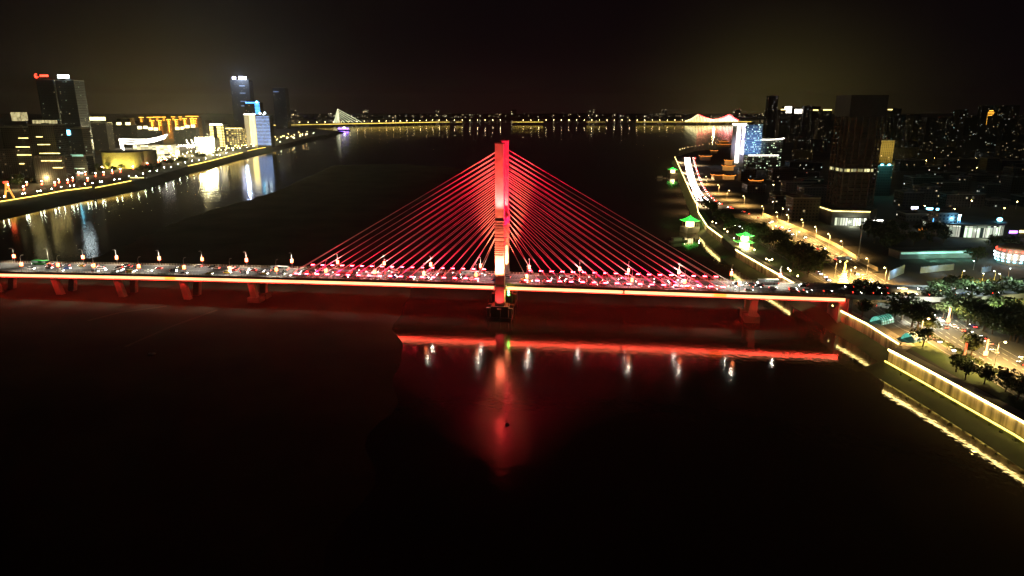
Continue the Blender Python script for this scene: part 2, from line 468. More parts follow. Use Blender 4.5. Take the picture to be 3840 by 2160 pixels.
SHOAL = [(-40, -120), (-45, 150), (-52, 230), (-53, 286), (-59, 340), (-69, 364), (-70, 392), (-72, 450), (-66, 600), (-60, 800), (-60, 1100), (-110, 1450),
         (-250, 1560), (-392, 1516), (-355, 1024), (-375, 810), (-351, 567), (-430, 500), (-520, 450), (-640, 410), (-900, 380), (-900, -120)]
def inside_dist(x, y, poly):
    ins = False; dm = 1e9
    n = len(poly)
    for i in range(n):
        x0, y0 = poly[i]; x1, y1 = poly[(i + 1) % n]
        if (y0 > y) != (y1 > y) and x < (x1 - x0) * (y - y0) / (y1 - y0) + x0: ins = not ins
        dx, dy = x1 - x0, y1 - y0
        t = max(0, min(1, ((x - x0) * dx + (y - y0) * dy) / (dx * dx + dy * dy)))
        dm = min(dm, math.hypot(x - x0 - t * dx, y - y0 - t * dy))
    return dm if ins else -dm
from mathutils import noise as mn
b = MB()
st = 10.0
xs = [-920 + i * st for i in range(91)]; yy = [-120 + i * st for i in range(172)]
hh = {}
for i, x in enumerate(xs):
    for j, y in enumerate(yy):
        d = inside_dist(x, y, SHOAL) + 9 * mn.noise((x * 0.03, y * 0.03, 1.7))
        h = max(-1.5, min(1.0, d / 14.0))
        if d > 14: h += 0.35 * mn.noise((x * 0.02, y * 0.02, 5.1)) + 0.15 * mn.noise((x * 0.09, y * 0.09, 2.0))
        hh[i, j] = h
sv, sf = [], []
idx = {}
for i, x in enumerate(xs):
    for j, y in enumerate(yy):
        idx[i, j] = len(sv); sv.append((x, y, hh[i, j]))
for i in range(len(xs) - 1):
    for j in range(len(yy) - 1):
        if max(hh[i, j], hh[i + 1, j], hh[i, j + 1], hh[i + 1, j + 1]) > -0.6:
            sf.append((idx[i, j], idx[i + 1, j], idx[i + 1, j + 1], idx[i, j + 1]))
me = bpy.data.meshes.new('sandbar'); me.from_pydata(sv, [], sf); me.materials.append(M['shoal']); me.shade_smooth(); me.update()
tag(link('sandbar', me), kind='structure')
# two worn tracks across the sandbar
M['track'] = surf('trodden sand', (0.07, 0.06, 0.035), 0.95, var=0.3, scale=0.1)
for pts in (((330, 1202), (450, 1172), (625, 1148)), ((470, 1300), (640, 1225), (815, 1162))):
    w = [G(*p, 1.3) for p in pts]
    b = MB()
    for p, q in zip(w[:-1], w[1:]):
        n_ = (q - p).cross(Vector((0, 0, 1))).normalized() * 1.0
        b.face([p - n_, p + n_, q + n_, q - n_])
    tag(b.build('path', M['track']), kind='structure')

# grass berm between the river wall and the water on the road bank
b = MB()
bx = [(186, -300), (185.4, 230), (180.6, 281), (177.3, 307.3), (178.5, 325), (186.5, 330)]
wall_line = EDGE_R
NB = 60
for i in range(NB):
    y0 = -100 + i * (409 / NB); y1 = y0 + 409 / NB
    for q in range(4):
        t0, t1 = q / 4, (q + 1) / 4
        pt = lambda y, t: (at_y(EDGE_R, y) - 11.5 * t, y, 4.9 * (1 - t) - 0.6 * t + 0.35 * mn.noise((y * 0.2, t * 3, 0)) * (1 - abs(2 * t - 1)))
        b.face([pt(y1, t0), pt(y1, t1), pt(y0, t1), pt(y0, t0)])
b.face([(180.3, 309, 4.9), (170, 312, -0.5), (168.8, 309, -0.6)])
# upstream part: a narrower berm under the bridge
PB = [(p.x, p.y) for p in STRIP_R[:16]]
for (x0, y0), (x1, y1) in zip(PB[:-1], PB[1:]):
    b.face([(x0 - .4, y0, 4.5), (x0 - 9, y0, -0.6), (x1 - 9, y1, -0.6), (x1 - .4, y1, 4.5)][::-1])
b.face([(189.3, 315, 4.5), (180.7, 315, -0.6), (168.8, 309.2, -0.6), (180.3, 309.2, 4.9)])
tag(b.build('grass_berm', M['grass']), kind='structure')

# ------------------------------------------------------------------ the cable-stayed bridge
O_ = Vector((-6.5, 396.0, 0)); U_ = Vector((0.9917, -0.1289, 0)); N_ = Vector((0.1289, 0.9917, 0))
BRZ = math.atan2(U_.y, U_.x)
DW = 26.0
def zd(s):
    return 20.0 - (2.6 * (s / 330.0) ** 2 if s < 0 else 0.4 * s / 190.0)
def B(s, n, dz=0.0):
    p = O_ + U_ * s + N_ * n; p.z = zd(s) + dz
    return p
def BZ(s, n, z):
    p = O_ + U_ * s + N_ * n; p.z = z
    return p
S0, S1 = -400.0, 196.0
br = thing('cable_stayed_bridge', 'cable-stayed bridge across the river, lit red, with a twin-column pylon and fans of red cables', 'bridge', (0, 0, 0))
def sweep(mb, prof, s0, s1, step=8.0, m=0, closed=True):
    """sweep a profile of (n, dz) along the bridge"""
    k = max(1, int(round((s1 - s0) / step)))
    ss = [s0 + (s1 - s0) * i / k for i in range(k + 1)]
    n = len(prof)
    for a, c in zip(ss[:-1], ss[1:]):
        for j in range(n if closed else n - 1):
            p, q = prof[j], prof[(j + 1) % n]
            mb.face([B(a, *p), B(a, *q), B(c, *q), B(c, *p)], m)
    if closed:
        mb.face([B(ss[0], *p) for p in reversed(prof)], m); mb.face([B(ss[-1], *p) for p in prof], m)
def rect(n0, n1, z0, z1):
    return [(n0, z0), (n0, z1), (n1, z1), (n1, z0)]
d = MB()
sweep(d, rect(-0.6, DW + 0.6, -0.5, -0.1), S0, S1)
sweep(d, rect(1.0, 2.2, -4.0, -0.5), S0, S1)  # edge beams shaped to block strip light below mid-deck
sweep(d, rect(DW - 2.2, DW - 1.0, -4.0, -0.5), S0, S1)
sweep(d, rect(9.0, 17.0, -2.4, -0.5), S0, S1)
deck = d.build('deck', M['concrete'], br)
d = MB(); sweep(d, rect(2.3, DW - 2.3, -0.1, 0.0), S0, S1); d.build('road_surface', M['asphalt'], br)
for n0, n1 in ((-0.6, 2.3), (DW - 2.3, DW + 0.6)):
    d = MB(); sweep(d, rect(n0, n1, -0.1, 0.14), S0, S1); d.build('footway', M['pave'], br)
for n in (5.6, 9.2, 12.8, 13.2, 16.8, 20.4, 2.7, DW - 2.7):
    d = MB(); k = int((S1 - S0) / 8)
    for i in range(k):
        a, c = S0 + (S1 - S0) * i / k, S0 + (S1 - S0) * (i + 1) / k
        d.face([B(a, n - .08, .005), B(c, n - .08, .005), B(c, n + .08, .005), B(a, n + .08, .005)])
    d.build('lane_stripe', M['paint'], br)
M['fascia_red'] = M['fascia']
for n0, n1 in ((-0.62, -0.5), (DW + 0.5, DW + 0.62)):
    d = MB(); sweep(d, rect(n0, n1, -1.25, 0.35), S0, S1); d.build('fascia', M['fascia'], br)
M['rail'] = surf('beige railing', (0.5, 0.42, 0.28), 0.6, var=0.2)
for n in (-0.35, DW + 0.35):
    d = MB()
    sweep(d, rect(n - .05, n + .05, 1.15, 1.27), S0, S1, 10); sweep(d, rect(n - .03, n + .03, 0.65, 0.71), S0, S1, 10)
    s = S0
    while s <= S1:
        p = B(s, n, 0.62); d.box(p, (0.35, 0.22, 1.3), BRZ); s += 2.0
    d.build('railing_lattice', M['rail'], br)
# the light strips hung along both edges
gaps = [(-3.4, 3.4), (72.0, 73.2)]
def strip_runs(g):
    x = S0; runs = []
    for a, c in g: runs.append((x, a)); x = c
    runs.append((x, S1)); return runs
for n0, n1, g in ((-0.5, -0.05, gaps), (DW + 0.05, DW + 0.5, [(-3.4, 3.4)])):
    for a, c in strip_runs(g):
        d = MB(); sweep(d, rect(n0, n1, -2.75, -1.2), a, c, 9.0); d.build('light_strip', M['strip_face'], br)
        d = MB(); sweep(d, rect(n0 + .03, n1 - .03, -2.86, -2.77), a, c, 9.0); d.build('wash_strip', M['strip'], br)  # red emitter added under the strip to throw light downwards
for s, w in ((-217, 7), (124, 7)):
    d = MB(); sweep(d, rect(-0.56, -0.51, -2.8, -1.3), s, s + w); d.build('light_strip', M['strip_orange'], br)
# pylon: two columns, a crossbeam, footings
HZ = 102.5
for side, nc in ((0, -3.3), (1, DW + 3.3)):
    so_ = -2.0 * side
    d = MB()
    zs = [0.0, 20.0, 58.0, HZ]; ws = [5.9, 5.4, 5.0, 4.8]; ds = [5.6, 5.0, 4.7, 4.4]
    ring = lambda i: [BZ(so_ + a * ws[i] / 2, nc + c * ds[i] / 2, zs[i]) for a, c in ((-1, -1), (1, -1), (1, 1), (-1, 1))]
    for i in range(3):
        r0, r1 = ring(i), ring(i + 1)
        for j in range(4):
            d.face([r0[j], r0[(j + 1) % 4], r1[(j + 1) % 4], r1[j]])
    d.face(ring(3))
    py = d.build('pylon', M['pylon'], br)
    c = BZ(so_, nc, 0)
    d = MB(); d.box((c.x, c.y, 58.6), (5.5, 5.2, .8), BRZ); d.build('ledge', M['pylon'], py)
    d = MB(); d.box((c.x, c.y, 19.2), (6.8, 6.3, 1.6), BRZ); d.build('ledge', M['pylon'], py)
    d = MB(); d.box((c.x, c.y, HZ + 0.3), (5.2, 4.8, 0.6), BRZ); d.box((c.x, c.y, HZ + 1.2), (2.0, 2.0, 1.2), BRZ); d.build('cap', M['dark_concrete'], py)
    d = MB()
    z = 38.5
    while z < 57.5:
        d.box((c.x, c.y, z), (5.75, 5.4, 0.25 + 0.3 * random.random()), BRZ); z += 0.8 + random.random() * 0.9
    d.build('ribs', M['pylon'], py)
    d = MB()
    d.box((c.x, c.y, 3.0), (10.5, 9.0, 10.0), BRZ); d.box((c.x, c.y, 0.2), (14.5, 12.5, 2.6), BRZ)
    d.build('footing', M['dark_concrete'], br)
    for a, e in ((-6.6, -4), (6.6, -4), (-6.6, 4), (6.6, 4), (0, -6.2)):
        d = MB(); p = BZ(so_ + a, nc + e, 3.4); d.box(p, (1.8, 1.8, 6.2), BRZ); d.box((p.x, p.y, 6.9), (2.4, 2.4, 0.8), BRZ)
        d.build('fender_pile', M['dark_concrete'], br)
d = MB()
c = BZ(0, DW / 2, 56.2); d.box(c, (3.6, DW + 1.6, 3.6), BRZ); d.build('crossbeam', M['pylon'], br)
c = BZ(0, DW / 2, 13.4)
d = MB(); d.box(c, (4.0, DW + 1.6, 4.0), BRZ); d.build('crossbeam', M['pylon'], br)
# stay cables
NC = 18
FL_S = [17.0 + 7.05 * i for i in range(NC)]
for n, nc in ((1.5, -1.6), (DW - 1.5, DW + 1.6)):
    for sg in (-1, 1):
        for i in range(NC):
            za = 50.0 + (97.5 - 50.0) * (i / (NC - 1)) ** 0.94
            a = B(sg * FL_S[i], n, 0.2); e = BZ(sg * 2.5 - (2.0 if n > 5 else 0), nc, za)
            d = MB(); d.tube([a, e], 0.17, 6)
            cb = d.build('stay_cable', M['cable'], br)
            d = MB(); q = a + (e - a).normalized() * 3.2; d.tube([a, q], 0.3, 6); d.build('anchor_sleeve', M['steel'], cb)
# red floodlights beside every cable anchor
for n in (0.6, DW - 0.4):
    for sg in (-1, 1):
        for i in range(NC):
            s = sg * (17.0 + 6.7 * i - 2.0)
            p = B(s, n, 2.7)
            d = MB(); d.box(p - Vector((0, 0, .28)), (2.1, 0.9, 0.4), BRZ); f = d.build('floodlight', M['dark_steel'], br)
            d = MB(); e_ = [B(s + a, n + c * .52, 2.7 + .02 + (.14 if c > 0 else -.14)) for a, c in ((-1.15, -1), (1.15, -1), (1.15, 1), (-1.15, 1))]; d.face(e_); d.build('lens', M['flood'], f)
            d = MB(); d.box(B(s, n, 1.2), (0.18, 0.18, 2.2), BRZ); d.build('bracket', M['dark_steel'], f)
# piers: two legs each, leaning together towards their base
for s in (-346.0, -300.0, -254.5, -208.5, -161.5, 148.0):
    pr = None
    for (nt_, nb) in ((3.5, 8.4), (22.5, 17.6)):
        d = MB()
        t = [BZ(s + a * 1.9, nt_ + c * 1.5, zd(s) - 0.6) for a, c in ((-1, -1), (1, -1), (1, 1), (-1, 1))]
        q = [BZ(s + a * 2.1, nb + c * 1.7, -1.0) for a, c in ((-1, -1), (1, -1), (1, 1), (-1, 1))]
        for j in range(4): d.face([q[j], q[(j + 1) % 4], t[(j + 1) % 4], t[j]])
        d.face(t); d.face(q[::-1])
        d.build('pier_leg', M['concrete'], br)
    if s > 0 or s == -161.5:
        for nb in (8.4, 17.6):
            c = BZ(s, nb, 1.6); d = MB(); d.box(c, (8.5, 7.0, 5.0), BRZ); d.build('footing', M['dark_concrete'], br)
c = BZ(196, DW / 2, 9.0)
d = MB(); d.box(c, (5.0, DW - 1, 13.0), BRZ); d.box(BZ(199, DW / 2, 13.5), (2.0, DW + 2, 10.0), BRZ); d.build('abutment', M['concrete'], br)
# green channel lamps beside the pylon foot
d = MB()
p0 = BZ(5.2, -5.0, 7.0); d.tube([p0, p0 + Vector((0, 0, 10))], 0.14, 6)
sg_ = d.build('signal_mast', M['dark_steel'], br)
for k in range(3):
    d = MB(); d.cyl(p0 + Vector((-0.1, -0.2, 7.6 + 1.2 * k)), 0.6, 0.75, 10); d.build('green_lamp', M['green_light'], sg_)
# lights of the bridge
def bl(name, s, n, dz, ts, tn, tz, power, angle, col=RED, z=None, radius=0.4):
    a = B(s, n, dz) if z is None else BZ(s, n, z)
    return spot(name, a, BZ(ts, tn, tz), power, col, angle, 0.8, radius, br)
PYC = (1.0, 0.05, 0.045); PYW = (1.0, 0.24, 0.1)
for sx in (-1.6, 1.6):
    bl('pylon_light', sx, -11.5, 0, sx * .6, -5.6, 38, 300e3, 44, PYW, z=19.6)
    bl('pylon_light', sx, -10.4, 0, sx * .6, -5.4, 82, 150e3, 50, PYC, z=59.2)
    bl('pylon_light', sx - 2, DW - 2.5, 0, sx * .6 - 2, DW + 1, 40, 330e3, 44, PYW, z=20.6)
    bl('pylon_light', sx - 2, DW - 2.5, 0, sx * .6 - 2, DW + 1.2, 80, 80e3, 70, PYC, z=59.2)
bl('pylon_light', 0, -11.5, 0, 0, -5.4, 52, 420e3, 50, PYC, z=19.8)  # unseen fill lamp added to brighten the ribbed section
bl('pylon_light', 0, -12, 0, 0, -5.8, 14, 9e3, 70, PYC, z=8.6)  # unseen fill lamp added for the dark shaft below the deck
bl('pylon_light', 0, -10.4, 0, 0, -5.4, 92, 160e3, 50, PYC, z=59.4)
for sx in (-1.6, 1.6):          # outriggers that carry the pylon floodlights
    for z, n in ((19.6, -11.5), (59.2, -10.4)):
        d = MB(); d.box(BZ(sx, n + .1, z - .45), (.5, .6, .4), BRZ); d.box(BZ(sx, (n - 5.6) / 2, z - .75), (.18, abs(n + 5.6), .18), BRZ); d.build('flood_bracket', M['dark_steel'], br)
for n in (1.2, DW - 1.2):
    for sg in (-1, 1):
        for i in (0, 2, 4, 6, 8, 10, 12, 14):
            bl('cable_light', sg * (FL_S[i] + 1), n, 3.2, sg * 4, n - 1.0, 60 + 2.6 * i, 160e3 + 21e3 * i, 58, (1.0, 0.001, 0.04))
# ------------------------------------------------------------------ road bank (the side with the unfinished tower)
LIGHTS_ON = True
def ribbon(name, pts, width, z, mat, kind='structure', parent=None):
    """a flat road along world points; width may be a list"""
    pts = [Vector((p[0], p[1], 0)) for p in pts]
    w = width if isinstance(width, (list, tuple)) else [width] * len(pts)
    L_, R_ = [], []
    for i, p in enumerate(pts):
        d = (pts[min(i + 1, len(pts) - 1)] - pts[max(i - 1, 0)]).normalized(); n = Vector((-d.y, d.x, 0))
        L_.append(p + n * w[i] / 2); R_.append(p - n * w[i] / 2)
    zz = z if isinstance(z, (list, tuple)) else [z] * len(pts)
    b = MB()
    for i in range(len(pts) - 1):
        b.face([(*R_[i][:2], zz[i]), (*R_[i + 1][:2], zz[i + 1]), (*L_[i + 1][:2], zz[i + 1]), (*L_[i][:2], zz[i])])
    o = b.build(name, mat, parent)
    if kind: tag(o, kind=kind)
    return o, L_, R_
def smooth(pts, k=4):
    pts = [Vector((p[0], p[1], 0)) for p in pts]; out = []
    for i in range(len(pts) - 1):
        p0, p1, p2, p3 = pts[max(i - 1, 0)], pts[i], pts[i + 1], pts[min(i + 2, len(pts) - 1)]
        for q in range(k):
            t = q / k
            out.append(0.5 * ((2 * p1) + (p2 - p0) * t + (2 * p0 - 5 * p1 + 4 * p2 - p3) * t * t + (3 * p1 - p0 - 3 * p2 + p3) * t ** 3))
    out.append(pts[-1]); return out
def marks(name, pts, offs, z, dash=None, w=0.16):
    b = MB()
    P = [Vector((p[0], p[1], 0)) for p in pts]
    for off in offs:
        run = 0.0
        for p, q in zip(P[:-1], P[1:]):
            d = q - p; L = d.length
            if L < 1e-6: continue
            d /= L; n = Vector((-d.y, d.x, 0)) * off
            h = Vector((-d.y, d.x, 0)) * w / 2
            s = 0.0
            while s < L:
                e = min(L, s + (dash[0] if dash else L))
                a, c = p + d * s + n, p + d * e + n
                b.face([(*(a - h)[:2], z), (*(c - h)[:2], z), (*(c + h)[:2], z), (*(a + h)[:2], z)])
                s = e + (dash[1] if dash else 0.01)
    o = b.build(name, M['paint']); return tag(o, kind='structure')

g10 = lambda p: G(p[0], p[1], ZR)
b = MB()
ROAD_A = smooth([g10(p) for p in ((2596, 590), (2610, 640), (2633, 700), (2668, 745), (2710, 772), (2775, 792), (2850, 820), (2925, 853), (2990, 884), (3064, 930), (3150, 982), (3235, 1040), (3330, 1096), (3433, 1150), (3505, 1198), (3600, 1262), (3700, 1322), (3840, 1405), (4050, 1530))])
WA = []
for p in ROAD_A: WA.append(22.0 if p.y > 420 else 27.0)
ribbon('road', ROAD_A, WA, ZR + .012, M['asphalt'])
marks('road_marking', ROAD_A[20:], (-7, -3.5, 3.5, 7), ZR + .018, (4, 6)); marks('road_marking', ROAD_A[20:], (-10.6, 10.6), ZR + .018)
ROAD_B = smooth([g10(p) for p in ((2572, 590), (2580, 640), (2600, 700), (2632, 765), (2680, 806), (2730, 835), (2785, 868), (2850, 902), (2930, 947), (3010, 993), (3090, 1042), (3170, 1090), (3260, 1135), (3330, 1180), (3400, 1225), (3490, 1268), (3575, 1318), (3700, 1388), (3835, 1474), (4050, 1600))])
ribbon('road', ROAD_B, [10.0] * len(ROAD_B), ZR + .006, M['asphalt'])
marks('road_marking', ROAD_B[24:], (0.0,), ZR + .012, (4, 6)); marks('road_marking', ROAD_B[24:], (-4.7, 4.7), ZR + .012)
# promenade behind the river wall and lawns between the roads
PR = [(188.4 + 4, 120)] + [(p[0] + 4, p[1]) for p in EDGE_R[1:]] + [(p.x + 4, p.y) for p in STRIP_R[:16]]
ribbon('promenade', PR, 6.0, ZR + .004, M['pave'])
def lawn(poly, z=None):
    z = ZR + .003 if z is None else z
    b = MB(); b.face([(*g10(p)[:2], z) for p in poly]); o = b.build('lawn', M['lawn'])
    tag(o, kind='structure'); return o
M['lawn'] = surf('lawn', (0.05, 0.08, 0.02), 0.9, var=0.5, scale=0.08, bump=0.3)
lawn([(3400, 1300), (3845, 1566), (3845, 1490), (3560, 1335), (3440, 1265)])
lawn([(2735, 808), (2800, 830), (2880, 865), (2960, 900), (3000, 915), (2985, 924), (2930, 915), (2880, 893), (2800, 855)][::-1])
lawn([(2800, 890), (2860, 925), (2960, 985), (3020, 1030), (3000, 1048), (2900, 1000), (2820, 955)][::-1])
lawn([(3440, 1225), (3560, 1290), (3840, 1450), (3840, 1462), (3560, 1306), (3450, 1245)][::-1], ZR + .03)
M['kerb'] = surf('pale kerb', (0.45, 0.43, 0.38), 0.8)
for pts in ([(2985, 924), (3002, 914), (2960, 899), (2880, 864), (2800, 829), (2735, 807)], [(2745, 812), (2800, 856), (2880, 894), (2930, 916), (2985, 924)]):
    w = [g10(p) for p in pts]; b = MB()
    for p, q in zip(w[:-1], w[1:]):
        c = (p + q) / 2; b.box((c.x, c.y, ZR + .07), ((q - p).length, 0.5, 0.14), math.atan2(q.y - p.y, q.x - p.x))
    tag(b.build('kerb', M['kerb']), kind='structure')

# river walls with their light strips
M['stone'] = surf('stained river wall', (0.46, 0.38, 0.26), 0.9, var=0.85, scale=0.32, bump=0.3)
for n_ in M['stone'].node_tree.nodes:       # rain streaks: the stain noise is drawn out downwards
    if n_.type == 'TEX_COORD': tc_ = n_
for n_ in list(M['stone'].node_tree.nodes):
    if n_.type == 'TEX_NOISE' and n_.inputs['Scale'].default_value < .5:
        mp_ = M['stone'].node_tree.nodes.new('ShaderNodeMapping'); mp_.inputs['Scale'].default_value = (1, 1, .06)
        M['stone'].node_tree.links.new(tc_.outputs['Object'], mp_.inputs[0]); M['stone'].node_tree.links.new(mp_.outputs[0], n_.inputs['Vector'])
M['strip_wall'] = glow('yellow wall light', (1.0, 0.72, 0.24), 24.0, True, 0.4, 0.4)
M['grass_glow'] = glow('yellow grass glow', (1.0, 0.72, 0.12), 3.2, True, 0.25, 0.35)
def wall_run(name, label, pts, zt, zb, strip_mat, down=True, thick=0.8):
    t = thing(name, label, 'wall', (pts[0][0], pts[0][1], zb))
    t.location = (0, 0, 0)
    w = MB(); s = MB(); c = MB()
    for p, q in zip(pts[:-1], pts[1:]):
        p = Vector((p[0], p[1], 0)); q = Vector((q[0], q[1], 0)); d = q - p; a = math.atan2(d.y, d.x); m_ = (p + q) / 2
        w.box((m_.x, m_.y, (zt + zb) / 2), (d.length, thick, zt - zb), a)
        nrm = Vector((-d.y, d.x, 0)).normalized()
        if nrm.x > 0: nrm = -nrm
        c_ = m_ + nrm * (thick / 2 + 0.22)
        c.box((m_.x, m_.y, zt + 0.09), (d.length, thick + 1.0, 0.18), a)
        k = max(1, int(d.length / 7))
        for i in range(k):
            e = p + d * ((i + .5) / k) + nrm * (thick / 2 + 0.4)
            s.box((e.x, e.y, zt - 0.36), (d.length / k - 0.06, 0.5, 0.7), a)
    w.build('wall_face', M['stone'], t); c.build('coping', M['concrete'], t); s.build('light_strip', strip_mat, t)
    return t
wall_run('river_wall', 'tall stained river wall washed by yellow light from its coping, below the road bank', EDGE_R[1:][::-1] + [(188.6, 120)], 11.0, 3.0, M['strip_wall'])
up = [(p.x, p.y) for p in STRIP_R]
wall_run('river_wall', 'low river wall with a sparkling yellow light strip between the abutment and tall wall', up[:4], 11.0, 3.0, M['strip_yel'])
wall_run('river_wall', 'light-lined river wall running upstream from under the bridge past the two-tier pavilion', up[4:9], 11.0, 3.0, M['strip_yel'])
wall_run('river_wall', 'short bright-lined river wall from the water pavilion to the start of the jam', up[9:11], 11.0, 3.0, M['strip_yel'])
wall_run('river_wall', 'long straight light-lined river wall beside the traffic jam', up[11:], 11.0, 3.0, M['strip_yel'])
# glowing strip added in place of wall light falling on the grass
t = thing('added_grass_glow', 'added yellow glow standing in for lit grass at the foot of the tall river wall', 'light strip')
pts = [(180.0, 307), (183.0, 281), (187.8, 230.5), (188.0, 120)]
s = MB()
for p, q in zip(pts[:-1], pts[1:]):
    p = Vector((p[0] - 1.6, p[1], 0)); q = Vector((q[0] - 1.6, q[1], 0)); d = q - p; a = math.atan2(d.y, d.x); k = max(1, int(d.length / 3))
    for i in range(k):
        e = p + d * ((i + .5) / k); s.box((e.x, e.y, 4.9), (d.length / k - 0.12, 0.6, 0.5), a)
s.build('grass_glow_row', M['grass_glow'], t)
# shrubs growing over it
def leaf_mesh(name, n, rx, ry, rz, z0, size, mats, lumps=7, seed=0, trunk=True, th=None):
    rnd = random.Random(seed); b = MB()
    L_ = [(Vector((rnd.gauss(0, .42) * rx, rnd.gauss(0, .42) * ry, z0 + rz * rnd.uniform(-.55, .6))), rnd.uniform(.45, .75)) for _ in range(lumps)]
    for i in range(n):
        c, s = rnd.choice(L_)
        v = Vector((rnd.gauss(0, 1), rnd.gauss(0, 1), rnd.gauss(0, 1))).normalized() * (rnd.random() ** 0.4)
        p = c + Vector((v.x * rx * s, v.y * ry * s, v.z * rz * s))
        a = Vector((rnd.gauss(0, 1), rnd.gauss(0, 1), rnd.gauss(0, .6))).normalized(); e = a.cross(Vector((rnd.gauss(0, 1), rnd.gauss(0, 1), rnd.gauss(0, 1)))).normalized()
        q = size * rnd.uniform(.6, 1.3)
        b.face([p - a * q, p - e * q * .6, p + a * q, p + e * q * .6], 0)
    return b.mesh(name, mats)
CROWN = [leaf_mesh('crown', 750, 6.0, 6.0, 4.2, 7.6, 0.75, [M['leaf']], 9, 3 + i) for i in range(4)] + [leaf_mesh('crown', 650, 5.0, 5.0, 4.0, 7.2, 0.75, [M['leaf2']], 8, 31 + i) for i in range(2)]
TRUNK = []
for i in range(3):
    rnd = random.Random(i); b = MB(); b.tube([(0, 0, -.3), (rnd.uniform(-.3, .3), rnd.uniform(-.3, .3), 3.2), (rnd.uniform(-.5, .5), rnd.uniform(-.5, .5), 6.0)], 0.42, 7, 0, 0.2)
    for k in range(4):
        a = k * 1.6 + rnd.random(); b.tube([(0, 0, 3.4 + .4 * k), (2.0 * math.cos(a), 2.0 * math.sin(a), 6.2 + .3 * k), (3.4 * math.cos(a), 3.4 * math.sin(a), 7.6)], 0.17, 5, 0, 0.06)
    TRUNK.append(b.mesh('trunk', [M['bark']]))
def tree(p, z, scale, kind, label, group=None, name='tree'):
    t = thing(name, label, 'tree', (p[0], p[1], z), random.uniform(0, 6.28), group)
    t.scale = (scale * random.uniform(.9, 1.12), scale * random.uniform(.9, 1.12), scale * random.uniform(.9, 1.1))
    link('crown', CROWN[kind], t); link('trunk', TRUNK[kind % 3], t)
    return t
SHR = [leaf_mesh('shrub', 130, 1.0, 1.0, .7, .7, 0.3, [M['leaf2']], 4, 50 + i) for i in range(3)]
for i in range(26):
    y = 304 - i * 6.4
    o = link('berm_shrub', SHR[i % 3], None, (at_y(EDGE_R, y) - 3.4 - random.random() * 2.2, y, 3.9), random.random() * 6)
    sc = random.uniform(.6, 1.2); o.scale = (sc, sc, sc)
    tag(o, 'low leafy shrub on the berm, %s along the tall wall from its upstream end' % nth(i + 1), 'shrub', 'shrubs at the foot of the tall river wall')
# trees of the bank park
TR = [((2652, 792), 1.1), ((2672, 808), 1.2), ((2700, 828), 1.1), ((2716, 845), 1.0), ((2738, 852), 1.0), ((2728, 868), 0.8), ((2752, 872), 1.0), ((2846, 880), 1.0), ((2815, 900), 1.2), ((2838, 908), 1.25),
      ((2862, 915), 1.2), ((2905, 930), 1.35), ((2885, 945), 1.1), ((2838, 935), 0.9), ((2936, 950), 1.2), ((2958, 962), 1.15), ((2925, 972), 1.0), ((2985, 990), 1.3), ((3020, 1002), 1.45), ((3048, 1018), 1.4),
      ((3000, 1020), 1.3), ((2972, 1010), 1.0), ((3030, 1040), 1.1), ((2960, 985), 1.0)]
for i, (p, s) in enumerate(TR):
    tree(g10(p), ZR, s, i % 4, 'dark round park tree, %s from the jam along the lit river wall' % nth(i + 1), 'park trees behind the river wall')
TR2 = [((3228, 1143), 1.3, 0), ((3255, 1160), 1.2, 1), ((3232, 1190), 0.9, 4), ((3380, 1200), 1.35, 2), ((3418, 1225), 1.4, 3), ((3352, 1205), 1.0, 4), ((3440, 1240), 1.1, 1), ((3480, 1252), 0.95, 5), ((3460, 1300), 0.8, 0), ((3638, 1340), 1.0, 5),
       ((3585, 1395), .75, 0), ((3620, 1425), .7, 1), ((3770, 1470), .8, 2), ((3815, 1500), .75, 3), ((3836, 1510), .8, 1), ((3690, 1440), .7, 4)]
for i, (p, s, k) in enumerate(TR2):
    tree(g10(p), ZR, s, k, 'street tree by the road below the viaduct, %s from the abutment' % nth(i + 1), 'trees by the road below the viaduct')
TR3 = [(3560 + 37 * i, 1090 + (i * 37) % 60) for i in range(8)] + [(3700, 1160), (3760, 1190), (3620, 1180), (3800, 1215), (3660, 1140), (3780, 1130)]
for i, p in enumerate(TR3):
    if p[1] < 1118: p = (p[0], p[1] + 40)
    tree(g10(p), ZR, random.uniform(.9, 1.3), i % 6, 'dark tree in the park beyond the viaduct, %s from the ramp' % nth(i + 1), 'trees in the park by the viaduct')
for i in range(34):
    p = g10((3440 + i * 12.2, 1232 + i * 6.6)); o = link('round_shrub', SHR[i % 3], None, (p.x, p.y, ZR + .02), random.random() * 6)
    tag(o, 'small clipped shrub on the road median, %s from the viaduct' % nth(i + 1), 'shrub', 'clipped shrubs along the road median')

for i in range(34):
    px = 3490 + i * 11.5; p = (px, 1150 + (px - 3490) * .34 + random.uniform(-16, 26))
    tree(g10(p), ZR, random.uniform(.8, 1.2), i % 6, 'dark tree on the inland side of the riverside road, %s from the ramp wall' % nth(i + 1), 'trees inland of the riverside road')
